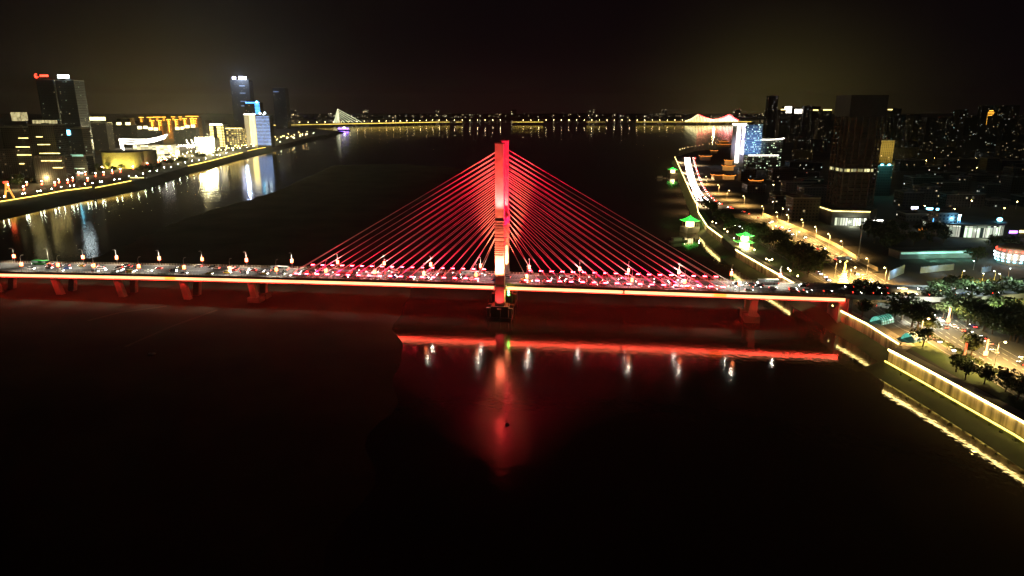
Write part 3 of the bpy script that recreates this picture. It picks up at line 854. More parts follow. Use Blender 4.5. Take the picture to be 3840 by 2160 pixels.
# street lamps of the road bank
def make_lamp(name, label, cat, h, arm, matlens, group=None, head=1.0):
    t = thing(name, label, cat, (0, 0, 0), 0, group)
    b = MB(); b.tube([(0, 0, 0), (0, 0, h * .55), (0, 0, h)], 0.2, 7, 0, 0.12); b.cyl((0, 0, 0), .35, .5, 8); b.build('pole', M['steel'], t)
    b = MB(); b.tube([(0, 0, h - .1), (arm * .5, 0, h + .5), (arm, 0, h + .55)], .1, 6); b.build('arm', M['steel'], t)
    b = MB(); b.box((arm, 0, h + .55), (1.3 * head, .5 * head, .22)); hd = b.build('lamp_head', M['dark_steel'], t)
    b = MB(); b.ball((arm, 0, h + .38), .55 * head, 8, 5, 0, .6); b.build('lens', matlens, hd)
    return t
L_P = [((2725, 748), 0), ((2860, 813), 1), ((2914, 838), 1), ((2953, 848), 1), ((3008, 868), 1), ((2895, 894), 0), ((2982, 918), 0), ((3058, 898), 1), ((3107, 927), 1), ((3155, 957), 1), ((3250, 1028), 1), ((3317, 1066), 1), ((3524, 1160), 1), ((3450, 1275), 0), ((3730, 1370), 0),
       ((3130, 1040), 0), ((3185, 1065), 0), ((2790, 770), 1), ((2695, 725), 1), ((2650, 690), 1)]
lampA = make_lamp('street_lamp', 'tall street lamp', 'street lamp', 11.0, -2.2, M['lamp'])
for i, (p, k) in enumerate(L_P):
    w = g10(p); lab = 'tall single-arm street lamp beside the riverside road, %s from the traffic jam towards the wall' % nth(i + 1)
    rz = 0.4 if k else 2.6
    if i == 0: o = lampA; o.location = (w.x, w.y, ZR); o.rotation_euler = (0, 0, rz); o['label'] = lab; o['group'] = 'street lamps on the road bank'
    else: o = dup(lampA, (w.x, w.y, ZR), rz, lab, 'street lamps on the road bank')
    hx = w + Vector((-2.2 * math.cos(rz), -2.2 * math.sin(rz), 0))
    spot('street_light', (hx.x, hx.y, ZR + 10.8), (hx.x, hx.y, 0), 95e3, (1.0, 0.56, 0.16), 150, .5, .3)
for p, e in (((3560, 1225), 9e3), ((3640, 1290), 8e3), ((3760, 1345), 8e3), ((3400, 1155), 9e3), ((3300, 1110), 7e3), ((3700, 1420), 5e3), ((3580, 1345), 4e3)):  # spots without posts, added to brighten the lower road
    w = g10(p); spot('street_light', (w.x, w.y, ZR + 13), (w.x, w.y, 0), e * 3.2, (1, .68, .24), 150, .5, .3)
# unseen spots without posts, added to brighten the jammed road
for i, (px, py) in enumerate(((2560, 610), (2577, 650), (2594, 690), (2612, 728), (2640, 770), (2600, 620), (2625, 672))):
    w = g10((px, py)); spot('street_light', (w.x, w.y, ZR + 12), (w.x, w.y, 0), 1.5e5, (1, .68, .34), 150, .5, .3)
# far end of the jammed road: a curve of lamps
for i, p in enumerate(((2548, 561), (2556, 557), (2565, 556), (2578, 552), (2592, 550), (2606, 548), (2620, 545), (2633, 543), (2658, 540), (2682, 535))):
    w = G(p[0], p[1], ZR + 11)
    o = dup(lampA, (w.x, w.y, ZR), 2.2, 'small distant street lamp, %s along the curve where the jammed road leaves the river' % nth(i + 1), 'lamps on the far curve of the river road')

# pavilions with swept green roofs
def hip_roof(mb, w, d, z, h, lift=.7, over=1.0, m=0, ridge=0.0):
    """swept four-sided roof, corners lifted"""
    n = 6
    def pt(i, t, side):
        # t: -1..1 along an eave; i: 0 eave .. n top
        f = i / n
        r = (1 - f)
        x = t * (w / 2 * r + ridge * f); y = -(d / 2 * r)
        if side % 2: x, y = t * (d / 2 * r), -(w / 2 * r + ridge * f)
        zz = z + h * (f ** 1.35) + (lift * (abs(t) ** 3) * (1 - f) ** 2)
        a = side * math.pi / 2
        return (x * math.cos(a) - y * math.sin(a), x * math.sin(a) + y * math.cos(a), zz)
    for side in range(4):
        for i in range(n):
            for j in range(6):
                t0, t1 = -1 + j / 3, -1 + (j + 1) / 3
                mb.face([pt(i, t0, side), pt(i, t1, side), pt(i + 1, t1, side), pt(i + 1, t0, side)], m)
M['green_roof_lit'] = M['green_tile']
M['paper'] = glow('lit pavilion interior', (1.0, 0.78, 0.36), 5.0, True)
M['green_edge'] = glow('green eave light', (0.12, 1.0, 0.12), 3.0)
def pavilion(name, label, loc, rz, w, tiers, base_h, mb_base, h0=4.2, rh=3.6):
    t = thing(name, label, 'pavilion', loc, rz)
    b = MB(); b.box((0, 0, base_h / 2), (w * 1.15, w * 1.15, base_h)); b.build('base', mb_base, t)
    z = base_h
    for k in range(tiers):
        ww = w * (1 - .22 * k); hh_ = h0 * (1 - .12 * k)
        for a, c in ((-1, -1), (1, -1), (1, 1), (-1, 1), (0, -1), (1, 0), (0, 1), (-1, 0)):
            b = MB(); b.tube([(a * ww * .42, c * ww * .42, z), (a * ww * .42, c * ww * .42, z + hh_)], .22, 8); b.build('column', M['wood'], t)
        b = MB(); b.box((0, 0, z + hh_ * .48), (ww * .5, ww * .5, hh_ * .9)); b.build('lit_room', M['paper'], t)
        b = MB(); hip_roof(b, ww * 1.2, ww * 1.2, z + hh_, rh if k == tiers - 1 else 1.5, 1.0); rf = b.build('roof', M['green_tile'], t)
        b = MB(); e = ww * .6
        for a, c in ((-1, -1), (1, -1), (1, 1), (-1, 1)):
            q0 = Vector((a * e, c * e, z + hh_ + .75)); q1 = Vector((-c * e, a * e, z + hh_ + .75)); mid = (q0 + q1) / 2; mid.z = z + hh_ + .05
            b.tube([q0, (q0 + mid) / 2 - Vector((0, 0, .22)), mid, (q1 + mid) / 2 - Vector((0, 0, .22)), q1], .12, 5)
        b.build('eave_light', M['green_edge'], rf)
        z += hh_ + 1.4
    b = MB(); b.tube([(0, 0, z + rh - 2), (0, 0, z + rh)], .2, 6, 0, .05); b.build('finial', M['wood'], t)
    return t, z
w = G(2585, 870, 0)
pav1, ztop = pavilion('water_pavilion', 'green-roofed open pavilion standing in the river at the end of a short walkway', (w.x, w.y, 0), .35, 12.0, 1, 5.5, M['dark_concrete'], 6.0, 5.6)
for a, e in (((-1, -1.4)), ((1.2, -1.2))):
    point('pavilion_light', (w.x + a * 7, w.y + e * 7, 8.0), 3000, (1.0, .75, .3), .4, None)
spot('pavilion_light', (w.x - 2, w.y - 16, 24), (w.x, w.y, 14), 9e4, (.15, 1, .2), 60, .5, .3)
b = MB(); q = Vector((STRIP_R[10].x, w.y + 1.5, 0)); b.box(((w.x + 6 + q.x) / 2, (w.y + q.y) / 2, 8.2), (q.x - w.x - 7, 2.4, .4), math.atan2(q.y - w.y, q.x - w.x))
for f in (.25, .6, .9): b.box((w.x + 6 + (q.x - w.x - 6) * f, w.y + 1.2 * f, 3.5), (.6, .6, 9.4))
tag(b.build('footbridge', M['concrete']), 'narrow walkway from the river wall to the water pavilion', 'footbridge')
w = G(2789, 935, ZR)
pav2, _ = pavilion('garden_pavilion', 'brilliantly lit two-tier pavilion with green roof just behind the river wall', (w.x + 1.5, w.y + 4, ZR), .2, 11.0, 2, 1.2, M['cream'])
for c in pav2.children:
    if c.name.startswith('lit_room'): c.data.materials[0] = glow('bright pavilion interior', (1.0, .82, .42), 16.0, True)
spot('pavilion_light', (w.x + 1, w.y - 10, ZR + 20), (w.x, w.y + 4, ZR + 12), 7e4, (.3, 1, .25), 70, .5, .3)
point('pavilion_light', (w.x + 1.5, w.y - 4.0, ZR + 2.2), 6000, (1.0, .8, .4), .4)
w = G(2522, 658, 1.0)
pav0, _ = pavilion('water_pavilion', 'small far green-roofed pavilion in the river beside the traffic jam', (w.x, w.y, 0), .2, 12.0, 1, 5.5, M['dark_concrete'], 6.0, 5.6)
spot('pavilion_light', (w.x - 2, w.y - 14, 24), (w.x, w.y, 14), 9e4, (.15, 1, .2), 60, .5, .3)
point('pavilion_light', (w.x, w.y - 8, 8), 2500, (1.0, .7, .25), .4)
for k, (p, r, lb) in enumerate((((2478, 668), .1, 'moored floating pontoon house in front of the far water pavilion'), ((2545, 905), .3, 'small moored work barge off the water pavilion'))):
    w = G(*p, 0.3); t = thing('moored_barge', lb, 'boat', (w.x, w.y, 0), r)
    b = MB(); b.prism([(-9, -2.5), (7, -2.5), (10, 0), (7, 2.5), (-9, 2.5)], -.4, 1.2); b.build('hull', M['dark_steel'], t)
    b = MB(); b.box((-2, 0, 2.5), (9, 3.6, 2.6)); b.box((-2, 0, 3.95), (10, 4.2, .3)); b.build('cabin', M['concrete'], t)

# garden lamps glowing in the park
gl = None
for i, p in enumerate(((2684, 848), (2716, 870), (2727, 880), (2828, 950), (2873, 985), (2884, 990), (2894, 987), (2962, 1030), (2954, 1022), (2671, 842), (2752, 905), (2990, 1050))):
    w = g10(p)
    lab = 'small glowing garden light among the park trees, %s along the river wall from the jam' % nth(i + 1)
    if gl is None:
        gl = thing('garden_lamp', lab, 'lamp', (w.x, w.y, ZR), 0, 'garden lamps in the bank park')
        b = MB(); b.tube([(0, 0, 0), (0, 0, 2.6)], .1, 6); b.build('post', M['dark_steel'], gl)
        b = MB(); b.ball((0, 0, 2.9), .5, 8, 6); b.build('globe', M['lamp'], gl)
    else: dup(gl, (w.x, w.y, ZR), 0, lab, 'garden lamps in the bank park')
    if i % 2 == 0: point('garden_light', (w.x - .5, w.y - 1.5, ZR + 4.2), 700, (1.0, .78, .3), .4)

# golden sculpture where the bridge lands
w = G(3160, 1066, ZR)
t = thing('golden_sculpture', 'tall golden illuminated sculpture like a flame on a tiered base, behind the bridge end', 'sculpture', (w.x, w.y, ZR))
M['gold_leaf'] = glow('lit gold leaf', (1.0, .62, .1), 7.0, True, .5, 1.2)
b = MB()
for k in range(5):
    b.cyl((0, 0, 1.0 + 1.9 * k), 3.6 - .62 * k, .9, 14, 0, 2.6 - .55 * k)
b.cyl((0, 0, 0), 3.2, 1.1, 14); b.build('tiered_body', M['gold_leaf'], t)
b = MB(); b.tube([(0, 0, 10), (.3, 0, 12.5), (-.2, 0, 14.5), (.9, 0, 15.6)], .7, 8, 0, .2); b.ball((1.0, 0, 15.6), .5, 8, 6); b.build('bird_figure', M['gold_leaf'], t)
b = MB()
for k in range(14):
    a = k * .45; z = 1.5 + k * .55; r = 3.7 - .2 * k
    b.tube([(r * math.cos(a), r * math.sin(a), z), ((r + 1.0) * math.cos(a), (r + 1.0) * math.sin(a), z + .9)], .16, 5, 0, .05)
b.build('leaf_sprays', M['gold_leaf'], t)
w = G(3250, 1096, ZR + 2)
t = thing('arched_sculpture', 'small golden arched sculpture with a painted-in glow beside the abutment tree', 'sculpture', (w.x, w.y, ZR))
for k, (x, r) in enumerate(((-2.2, 4.5), (2.0, 6.0))):
    b = MB(); b.tube([(x - 1.2, 0, 0), (x - 1.6, 0, r * .5), (x - .3, 0, r + 5), (x + 1.4, 0, r + 3.5), (x + 1.2, 0, 1)], .3, 7); b.build('arch', M['gold_leaf'], t)  # glow put into the arches' material, no lamp below
b = MB(); b.box((0, 0, .3), (8, 3, .6)); b.build('plinth', M['cream'], t)
# red banner columns on the median and verge
for p, lb in (((3612, 1352), 'slender red-lit banner column on the verge by the frontage road'), ((3692, 1336), 'red-lit banner column on the road median'), ((3553, 1212), 'red-topped thin banner column by the road near the shrubs')):
    w = g10(p); t = thing('banner_column', lb, 'column', (w.x, w.y, ZR))
    b = MB(); b.box((0, 0, 4.5), (.5, .5, 9)); b.box((0, 0, .25), (1.6, 1.6, .5)); b.build('post', M['wood'], t)
    m_ = M.setdefault('banner', glow('red lit banner', (1.0, .1, .03), 1.3, False, .4, .6))
    b = MB(); b.box((.1, -.3, 5.6), (.9, .12, 5.8)); b.box((.0, -.35, 1.6), (2.2, .12, 2.2)); b.build('banner', m_, t)
# glazed canopies over the underpass
M['teal_lit'] = glow('teal lit glazing', (.15, .75, .55), .55, True, .5, .5)
for p, lb in (((3308, 1208), 'teal-lit glazed dome canopy under the trees nearest the abutment'), ((3428, 1272), 'teal-lit glazed canopy beside the promenade behind the lit wall end')):
    w = g10(p); t = thing('glazed_canopy', lb, 'canopy', (w.x, w.y, ZR), .5)
    b = MB(); f = MB()
    for i in range(10):
        a0, a1 = math.pi * i / 10, math.pi * (i + 1) / 10
        b.face([(-5.5, -3.4 * math.cos(a0), 4 * math.sin(a0)), (-5.5, -3.4 * math.cos(a1), 4 * math.sin(a1)), (5.5, -3.4 * math.cos(a1), 4 * math.sin(a1)), (5.5, -3.4 * math.cos(a0), 4 * math.sin(a0))][::-1])
    for x in range(-5, 6, 2):
        f.tube([(x, -3.5 * math.cos(math.pi * i / 10), 4.1 * math.sin(math.pi * i / 10)) for i in range(11)], .13, 5)
    for i in range(1, 10):
        a0 = math.pi * i / 10; f.tube([(-5.5, -3.5 * math.cos(a0), 4.1 * math.sin(a0)), (5.5, -3.5 * math.cos(a0), 4.1 * math.sin(a0))], .09, 5)
    b.build('glazing', M['teal_lit'], t); f.build('rib_frame', M['dark_steel'], t)

# the viaduct that carries the bridge road on
va = thing('viaduct', 'concrete viaduct carrying the bridge road inland with a lit parapet above an underpass', 'viaduct')
e0 = B(196, 0); f0 = B(196, DW)
VN = [(e0.x, e0.y), (242, 364.3), (270, 369), (305, 380), (360, 402), (440, 440), (620, 540)]
VZ = [19.6, 19.6, 19.2, 18.6, 17.6, 16.4, 14.0]
VF = [(f0.x, f0.y), (245, 390.5), (268, 395), (298, 405), (350, 426), (428, 463), (606, 562)]
b = MB(); s = MB(); pz = MB(); rl = MB()
for i in range(len(VN) - 1):
    a, c, d_, e = VN[i], VN[i + 1], VF[i + 1], VF[i]
    z0, z1 = VZ[i], VZ[i + 1]
    s.face([(*a, z0), (*c, z1), (*d_, z1), (*e, z0)])
    b.face([(*a, z0 - 1.7), (*e, z0 - 1.7), (*d_, z1 - 1.7), (*c, z1 - 1.7)])
    for p, q, sgn in ((a, c, -1), (e, d_, 1)):
        off = .35 * sgn
        for o0, o1 in ((0, off),):
            rl.face([(p[0], p[1] + off, z0 - 1.8), (q[0], q[1] + off, z1 - 1.8), (q[0], q[1] + off, z1 + 1.0), (p[0], p[1] + off, z0 + 1.0)])
            rl.face([(p[0], p[1], z0 + 1.0), (q[0], q[1], z1 + 1.0), (q[0], q[1], z1 - 1.8), (p[0], p[1], z0 - 1.8)])
            rl.face([(p[0], p[1] + off, z0 + 1.0), (q[0], q[1] + off, z1 + 1.0), (q[0], q[1], z1 + 1.0), (p[0], p[1], z0 + 1.0)])
s.build('road_surface', M['asphalt'], va); b.build('deck', M['concrete'], va); rl.build('parapet_edge', M['concrete'], va)
for x, y in ((256, 380), (300, 393), (350, 414), (420, 450), (500, 493)):
    b = MB(); b.box((x, y, ZR + 3.2), (3, 16, 7.5), .4); b.build('pier', M['concrete'], va)
VIA_MID = [((a[0] + c[0]) / 2, (a[1] + c[1]) / 2) for a, c in zip(VN, VF)]
for x, y, e, c in ((214, 354, 1.6e4, (1, .95, .7)), (230, 352, 2e4, (.95, 1, .8)), (262, 356, 1.4e4, (.9, 1, .6)), (285, 362, 6e3, (.9, .9, .4))):
    point('parapet_light', (x, y, 17), e, c, .4, va)
for i, (x, y) in enumerate(VIA_MID[1:5]):
    spot('street_light', (x, y, VZ[i + 1] + 11), (x, y, 0), 2.6e4, (.75, .95, .9), 140, .5, .3, va)
# curved ramp wall by the road
t = thing('ramp_wall', 'curved pale parapet of the ramp beside the riverside road', 'wall')
pts = smooth([g10(p) for p in ((3523, 1135), (3535, 1152), (3560, 1165), (3600, 1177), (3680, 1188), (3760, 1195))])
b = MB()
for p, q in zip(pts[:-1], pts[1:]):
    m_ = (p + q) / 2; b.box((m_.x, m_.y, ZR + 1.6), ((q - p).length + .3, .5, 3.2), math.atan2(q.y - p.y, q.x - p.x))
b.build('parapet', M['concrete'], t)
# low roadside wall on the inland side
t = thing('roadside_wall', 'long low pale wall along the inland side of the riverside road', 'wall')
pts = smooth([g10(p) for p in ((2860, 806), (2960, 848), (3050, 885), (3140, 928), (3230, 985), (3290, 1016))])
b = MB()
for p, q in zip(pts[:-1], pts[1:]):
    m_ = (p + q) / 2; b.box((m_.x, m_.y, ZR + 1.3), ((q - p).length + .3, .4, 2.6), math.atan2(q.y - p.y, q.x - p.x))
b.build('wall_face', M['cream'], t)
# ------------------------------------------------------------------ buildings
F_DARK = facade('dark flats front', (0.075, 0.07, 0.068), 0.028, WARM, (0.8, .95, .8), 1.3, 3.6, 3.1, .45, .45)
F_DARK2 = facade('dark office front', (0.03, 0.033, 0.036), 0.04, (0.6, 1.0, .9), WARM, 1.3, 3.2, 3.6, .6, .4)
F_SPARSE = facade('very dark front', (0.07, 0.065, 0.06), 0.018, WARM, COOL, 1.8, 3.4, 3.2, .5, .5)
F_FLATS = facade('flats front with lit rooms', (0.12, 0.11, 0.1), 0.06, WARM, (1, .85, .55), 1.0, 3.4, 3.0, .45, .45)
F_TEAL = facade('hospital front', (0.2, 0.26, 0.34), 0.5, (.55, 1.0, .95), (.9, 1.0, .9), 3.0, 3.6, 4.2, .5, .42)
F_GREEN = facade('block front with green-white rooms', (0.12, 0.13, 0.1), 0.35, (.6, 1.0, .6), (.95, 1.0, .6), 2.2, 3.8, 4.0, .5, .42)
F_DOTS = facade('hotel front of yellow rooms', (0.3, 0.24, 0.12), 0.86, (1.0, .72, .2), (1.0, .85, .4), 3.2, 7.5, 5.2, .55, .5)
F_BEIGE = facade('beige front', (0.4, 0.33, 0.16), 0.12, YEL, WARM, 2.0, 4, 3.4, .45, .45)

def bpoly(name, label, poly, z0, z1, mat, group=None, roof=True, cat='building', par=1.2):
    t = thing(name, label, cat, (0, 0, 0), 0, group)
    b = MB(); b.prism(poly, z0, z1, 0, 1); b.build('walls', [mat, M['roof']], t)
    if roof:
        b = MB(); n = len(poly)
        cx = sum(p[0] for p in poly) / n; cy_ = sum(p[1] for p in poly) / n
        for i in range(n):
            p, q = Vector((*poly[i], 0)), Vector((*poly[(i + 1) % n], 0)); m_ = (p + q) / 2
            b.box((m_.x, m_.y, z1 + par / 2 - .2), ((q - p).length + .2, .5, par), math.atan2(q.y - p.y, q.x - p.x))
        r = b.build('parapet_edge', M['concrete'], t)
        e = Vector((poly[1][0] - poly[0][0], poly[1][1] - poly[0][1])); L = max(4, e.length)
        b = MB(); b.box((cx, cy_, z1 + 1.6), (L * .3, L * .22, 3.2), math.atan2(e.y, e.x)); b.build('roof_plant_room', M['dark_concrete'], t)
    return t
def fbox(px0, px1, pyt, Y, depth):
    """front edge spans two columns of the photograph at distance Y: plan polygon and top height"""
    a, c = GY(px0, pyt, Y), GY(px1, pyt, Y)
    return [(a.x, Y), (c.x, Y), (c.x, Y + depth), (a.x, Y + depth)], a.z
def fb(name, label, px0, px1, pyt, Y, depth, mat, z0=ZR, group=None, roof=True):
    poly, zt = fbox(px0, px1, pyt, Y, depth)
    t = bpoly(name, label, poly, z0 - .5, max(zt, z0 + 4), mat, group, roof)
    return t, poly, zt
def bars(parent, name, mat, x0, x1, y, zs, h=.8, d=.6):
    b = MB()
    for z in zs: b.box(((x0 + x1) / 2, y - d / 2 - .02, z), (abs(x1 - x0), d, h))
    return b.build(name, mat, parent)
def vbars(parent, name, mat, xs, y, z0, z1, w=1.0, d=.6):
    b = MB()
    for x in xs: b.box((x, y - d / 2 - .02, (z0 + z1) / 2), (w, d, z1 - z0))
    return b.build(name, mat, parent)

# --- hospital slab with its vertical sign
C0 = G(2786, 628, ZR); v = Vector((C0.x, C0.y, 0)).normalized(); r = Vector((v.y, -v.x, 0))
al = R(36)
dl = (-r * math.cos(al) + v * math.sin(al)); dr = (r * math.sin(al) + v * math.cos(al))
L1, L2, HT = 31.0, 52.0, 81.0
c2 = lambda p: (p.x, p.y)
hp = thing('hospital_building', 'tall white slab with a vertical violet sign and cool-lit windows beside the traffic jam', 'building')
C0.z = 0
b = MB(); poly = [C0, C0 + dr * L2, C0 + dr * L2 + dl * L1, C0 + dl * L1]
b.prism([c2(p) for p in poly], ZR - .5, ZR + HT, 0, 2)
for k in (3, 7): pass
hm = b.mesh('walls', [F_TEAL, M['white_wall'], M['roof']])
hm.polygons[3].material_index = 1       # the blind end wall with the sign
link('walls', hm, hp)
nl = Vector((-dl.y, dl.x, 0));
if nl.dot(v) > 0: nl = -nl
def hface(a, z): return C0 + dl * a + nl * 0.6 + Vector((0, 0, z))
b = MB()
ang = math.atan2(dl.y, dl.x)
for a in (13.5, 18.5):
    p = hface(a, ZR + 43); b.box(p, (2.2, .8, 70), ang)
p = hface(16.0, ZR + 9.5); b.box(p, (7.0, .8, 2.0), ang)
b.build('vertical_light_edge', M['white_line'], hp)
b = MB(); p = hface(L1 / 2, ZR + HT + .4); b.box(p, (L1 + 1, 1.4, 2.6), ang); b.build('crown_light', M['white_line'], hp)
M['sign_hosp'] = glow('violet white letters', (.72, .76, 1.0), 9.0)
M['wash'] = glow('violet sign backing', (.16, .14, .9), .8)
b = MB(); b.box(hface(4.6, ZR + 52) - nl * .35, (6.6, .3, 54), ang); b.build('sign_board', M['wash'], hp)
def text_mesh(txt, size, mat, name, parent, loc, rot, extrude=.12):
    cu = bpy.data.curves.new(name, 'FONT'); cu.body = txt; cu.size = size; cu.align_x = 'CENTER'; cu.align_y = 'CENTER'; cu.extrude = extrude
    o = bpy.data.objects.new(name, cu); COL.objects.link(o)
    dg = bpy.context.evaluated_depsgraph_get(); me = bpy.data.meshes.new_from_object(o.evaluated_get(dg))
    bpy.data.objects.remove(o); bpy.data.curves.remove(cu)
    me.materials.clear(); me.materials.append(mat)
    q = link(name, me, parent, loc); q.rotation_euler = rot
    return q
for k, ch in enumerate('\u6c5f\u897f\u7701\u4eba\u6c11\u533b\u9662'):
    text_mesh(ch, 7.4, M['sign_hosp'], 'sign_letter', hp, hface(4.6, ZR + 75.5 - k * 7.9), (R(90), 0, math.atan2(nl.y, nl.x) + R(90)), .2)
b = MB(); cc = C0 + dr * L2 / 2 + dl * L1 / 2; b.box((cc.x, cc.y, ZR + HT + 2), (22, 14, 5), math.atan2(dr.y, dr.x)); b.build('roof_plant_room', M['concrete'], hp)
spot('sign_light', hface(14, ZR + 40) + nl * 30, hface(8, ZR + 40), 3e4, (.7, .65, 1), 100, .6, .5)
nr = Vector((dr.y, -dr.x, 0)); fq = C0 + dr * 24 + Vector((0, 0, ZR + 40))
spot('facade_light', fq + nr * 45, fq, 1.6e5, (.3, .55, 1), 100, .6, .5)  # unseen blue spot added to brighten the right face
# --- the two lower blocks beside it
t, poly, zt = fb('office_block', 'long low block with a curved white-lit roof edge in front of the tall white slab', 2806, 2919, 586, 1290, 26, F_GREEN)
bars(t, 'roof_edge_light', M['white_line'], poly[0][0], poly[1][0], 1290, [zt + 1.6], 1.5, 1.2)
t, poly, zt = fb('office_block', 'mid-rise block with swept white-lit roof line and a violet-lit stair tower', 2850, 2937, 525, 1385, 30, F_GREEN)
b = MB(); x0, x1 = poly[0][0], poly[1][0]
b.tube([(x0, 1383, zt + 1), (x0 + (x1 - x0) * .4, 1383, zt + .8), (x0 + (x1 - x0) * .75, 1383, zt + 1.6), (x1 + 1, 1383, zt + 3.4)], .9, 6); b.build('roof_edge_light', M['white_line'], t)
b = MB(); b.box((x0 - 3.2, 1384, (zt + ZR) / 2 + 16), (6, 8, zt - ZR - 22)); b.build('stair_tower', glow('violet lit stair', (.55, .55, 1), .9, False, .3, .1), t)
b = MB(); b.box((x0 - 3.2, 1384, zt + 9), (8, 10, 7)); b.build('stair_head', glow('pale violet crown', (.7, .7, 1), 1.8), t)
# --- halls with orange outlined roofs
def hall(label, px, py, wpx, tiers=1, hgt=7.0, warm=False):
    p = G(px, py + 6, ZR); w = wpx * (p.y * CP + 28) / FOC
    t = thing('traditional_hall', label, 'building', (p.x, p.y + w * .35, ZR), .15)
    z = 0
    for k in range(tiers):
        ww = w * (1 - .3 * k)
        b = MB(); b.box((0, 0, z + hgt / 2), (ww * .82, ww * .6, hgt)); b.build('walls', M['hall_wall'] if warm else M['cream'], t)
        b = MB(); hip_roof(b, ww, ww * .75, z + hgt, hgt * .45, 1.4, 1, 0, ww * .25); rf = b.build('roof', M['grey_tile'], t)
        b = MB(); e, f = ww * .5, ww * .375
        for q0, q1 in (((-e, -f), (e, -f)), ((e, -f), (e, f)), ((-e, f), (-e, -f))):
            q0 = Vector((*q0, z + hgt + 1.5)); q1 = Vector((*q1, z + hgt + 1.5)); m_ = (q0 + q1) / 2 - Vector((0, 0, 1.4))
            b.tube([q0, q0 * .7 + m_ * .3 - Vector((0, 0, .6)), m_, q1 * .7 + m_ * .3 - Vector((0, 0, .6)), q1], .22, 5)
        b.build('eave_light', M['orange'], rf)
        z += hgt * 1.25
    return t
M['hall_wall'] = glow('orange wall glow', (1.0, .42, .08), .35, False, .4, .15)  # orange light on the walls put into the material as emission
hall('far hall with a long bright orange eave line beside the tall white slab', 2717, 545, 46, 2)
hall('hall with one short orange eave light at the bend of the jammed road', 2679, 570, 24)
hall('hall with a pale orange gable light nearest the bend of the jam', 2648, 596, 38, 1, 9)
hall('hall with orange-glowing walls at the foot of the tall white slab', 2734, 634, 40, 2, 8, True)
hall('hall with a curling orange roof outline above the traffic jam', 2692, 668, 40)
hall('hall with long orange roof lights next to the curling one', 2735, 668, 44, 1, 6, True)
hall('lone orange-outlined hall among dark roofs inland of the jam', 2838, 690, 44)
# --- the unfinished tower
ct = thing('unfinished_tower', 'tall dark unfinished concrete frame tower with one lit storey and a glowing lobby', 'tower')
TX0, TX1, TY = 324.0, 359.0, 676.0; TD = 31.0; TH = 134.0
M['bare'] = surf('bare concrete frame', (0.17, 0.135, 0.12), 0.9, var=.25, scale=.1)
cx, cyy = (TX0 + TX1) / 2, TY + TD / 2
b = MB(); b.box((cx, cyy, (26 + 116) / 2), (TX1 - TX0 - 9, TD - 9, 90)); b.build('core', M['dark_concrete'], ct)
k = 0; z = 30.0
while z < 114:
    b = MB(); b.box((cx, cyy, z), (TX1 - TX0, TD, .55)); b.build('floor_slab', M['bare'], ct); z += 3.9
for i in range(6):
    for y in (TY + .9, TY + TD - .9):
        b = MB(); b.box((TX0 + 1.2 + i * (TX1 - TX0 - 2.4) / 5, y, 71), (1.1, 1.1, 86)); b.build('column', M['bare'], ct)
for i in range(1, 4):
    for x in (TX0 + .9, TX1 - .9):
        b = MB(); b.box((x, TY + 1 + i * (TD - 2) / 4, 71), (1.1, 1.1, 86)); b.build('column', M['bare'], ct)
b = MB(); b.box((cx, cyy, 124), (TX1 - TX0 + .6, TD + .6, 20)); b.build('crown_cladding', surf('dark crown panels', (.05, .045, .05), .6, var=.2), ct)
M['lit_room'] = facade('lit glazing of one storey', (0.1, 0.1, 0.08), .88, (1, .85, .3), (1, .95, .5), 1.6, 3.3, 20, .9, .95)
zl = 122 - TY * math.tan(PITCH - math.atan((1080 - 640) / FOC))
b = MB(); b.box((cx, cyy, zl), (TX1 - TX0 - 1.5, TD - 1.5, 3.2), 0, 0); b.build('lit_storey', M['lit_room'], ct)
b = MB(); b.prism([(TX0 - 9, TY - 8), (TX1 - 10, TY - 14), (TX1 + 4, TY), (TX1 + 4, TY + TD), (TX0 - 9, TY + TD)], ZR - .5, 25.5); b.build('podium', M['dark_concrete'], ct)
b = MB()
for p, q in (((TX0 - 9, TY - 8), (TX1 - 10, TY - 14)), ((TX0 - 9, TY + 20), (TX0 - 9, TY - 8))):
    p = Vector((*p, 0)); q = Vector((*q, 0)); m_ = (p + q) / 2; n_ = Vector(((q - p).y, -(q - p).x, 0)).normalized()
    b.box(m_ + n_ * .4 + Vector((0, 0, 24.2)), ((q - p).length, .5, .7), math.atan2(q.y - p.y, q.x - p.x))
b.build('podium_light_edge', M['yel_line'], ct)
m_ = facade('lobby glazing', (.05, .05, .05), .7, (.9, 1, .6), (1, 1, .85), 2.6, 2.4, 30, .8, .96)
b = MB(); p = Vector((TX0 - 6, TY - 8.2, 0)); q = Vector((TX1 - 13, TY - 13.8, 0)); mm = (p + q) / 2; b.box((mm.x, mm.y - .4, 14), ((q - p).length, .6, 7.5), math.atan2(q.y - p.y, q.x - p.x)); b.build('lobby_glazing', m_, ct)
point('lobby_light', (mm.x, mm.y - 6, 13), 5e3, (.9, 1, .7), .5)
t = thing('entrance_canopy', 'white glowing entrance canopy beside the foot of the unfinished tower', 'canopy')
p = G(3292, 848, ZR); b = MB(); b.box((p.x, p.y + 5, ZR + 6.4), (11, 9, .6)); b.build('canopy_roof', M['concrete'], t)
b = MB(); b.box((p.x, p.y + 5, ZR + 5.4), (10, 8, .9)); b.build('soffit_light', glow('white soffit', (1, .97, .85), 7, True), t)
for a in (-4.5, 4.5):
    b = MB(); b.box((p.x + a, p.y + 1.2, ZR + 2.6), (.5, .5, 5.2)); b.build('post', M['steel'], t)
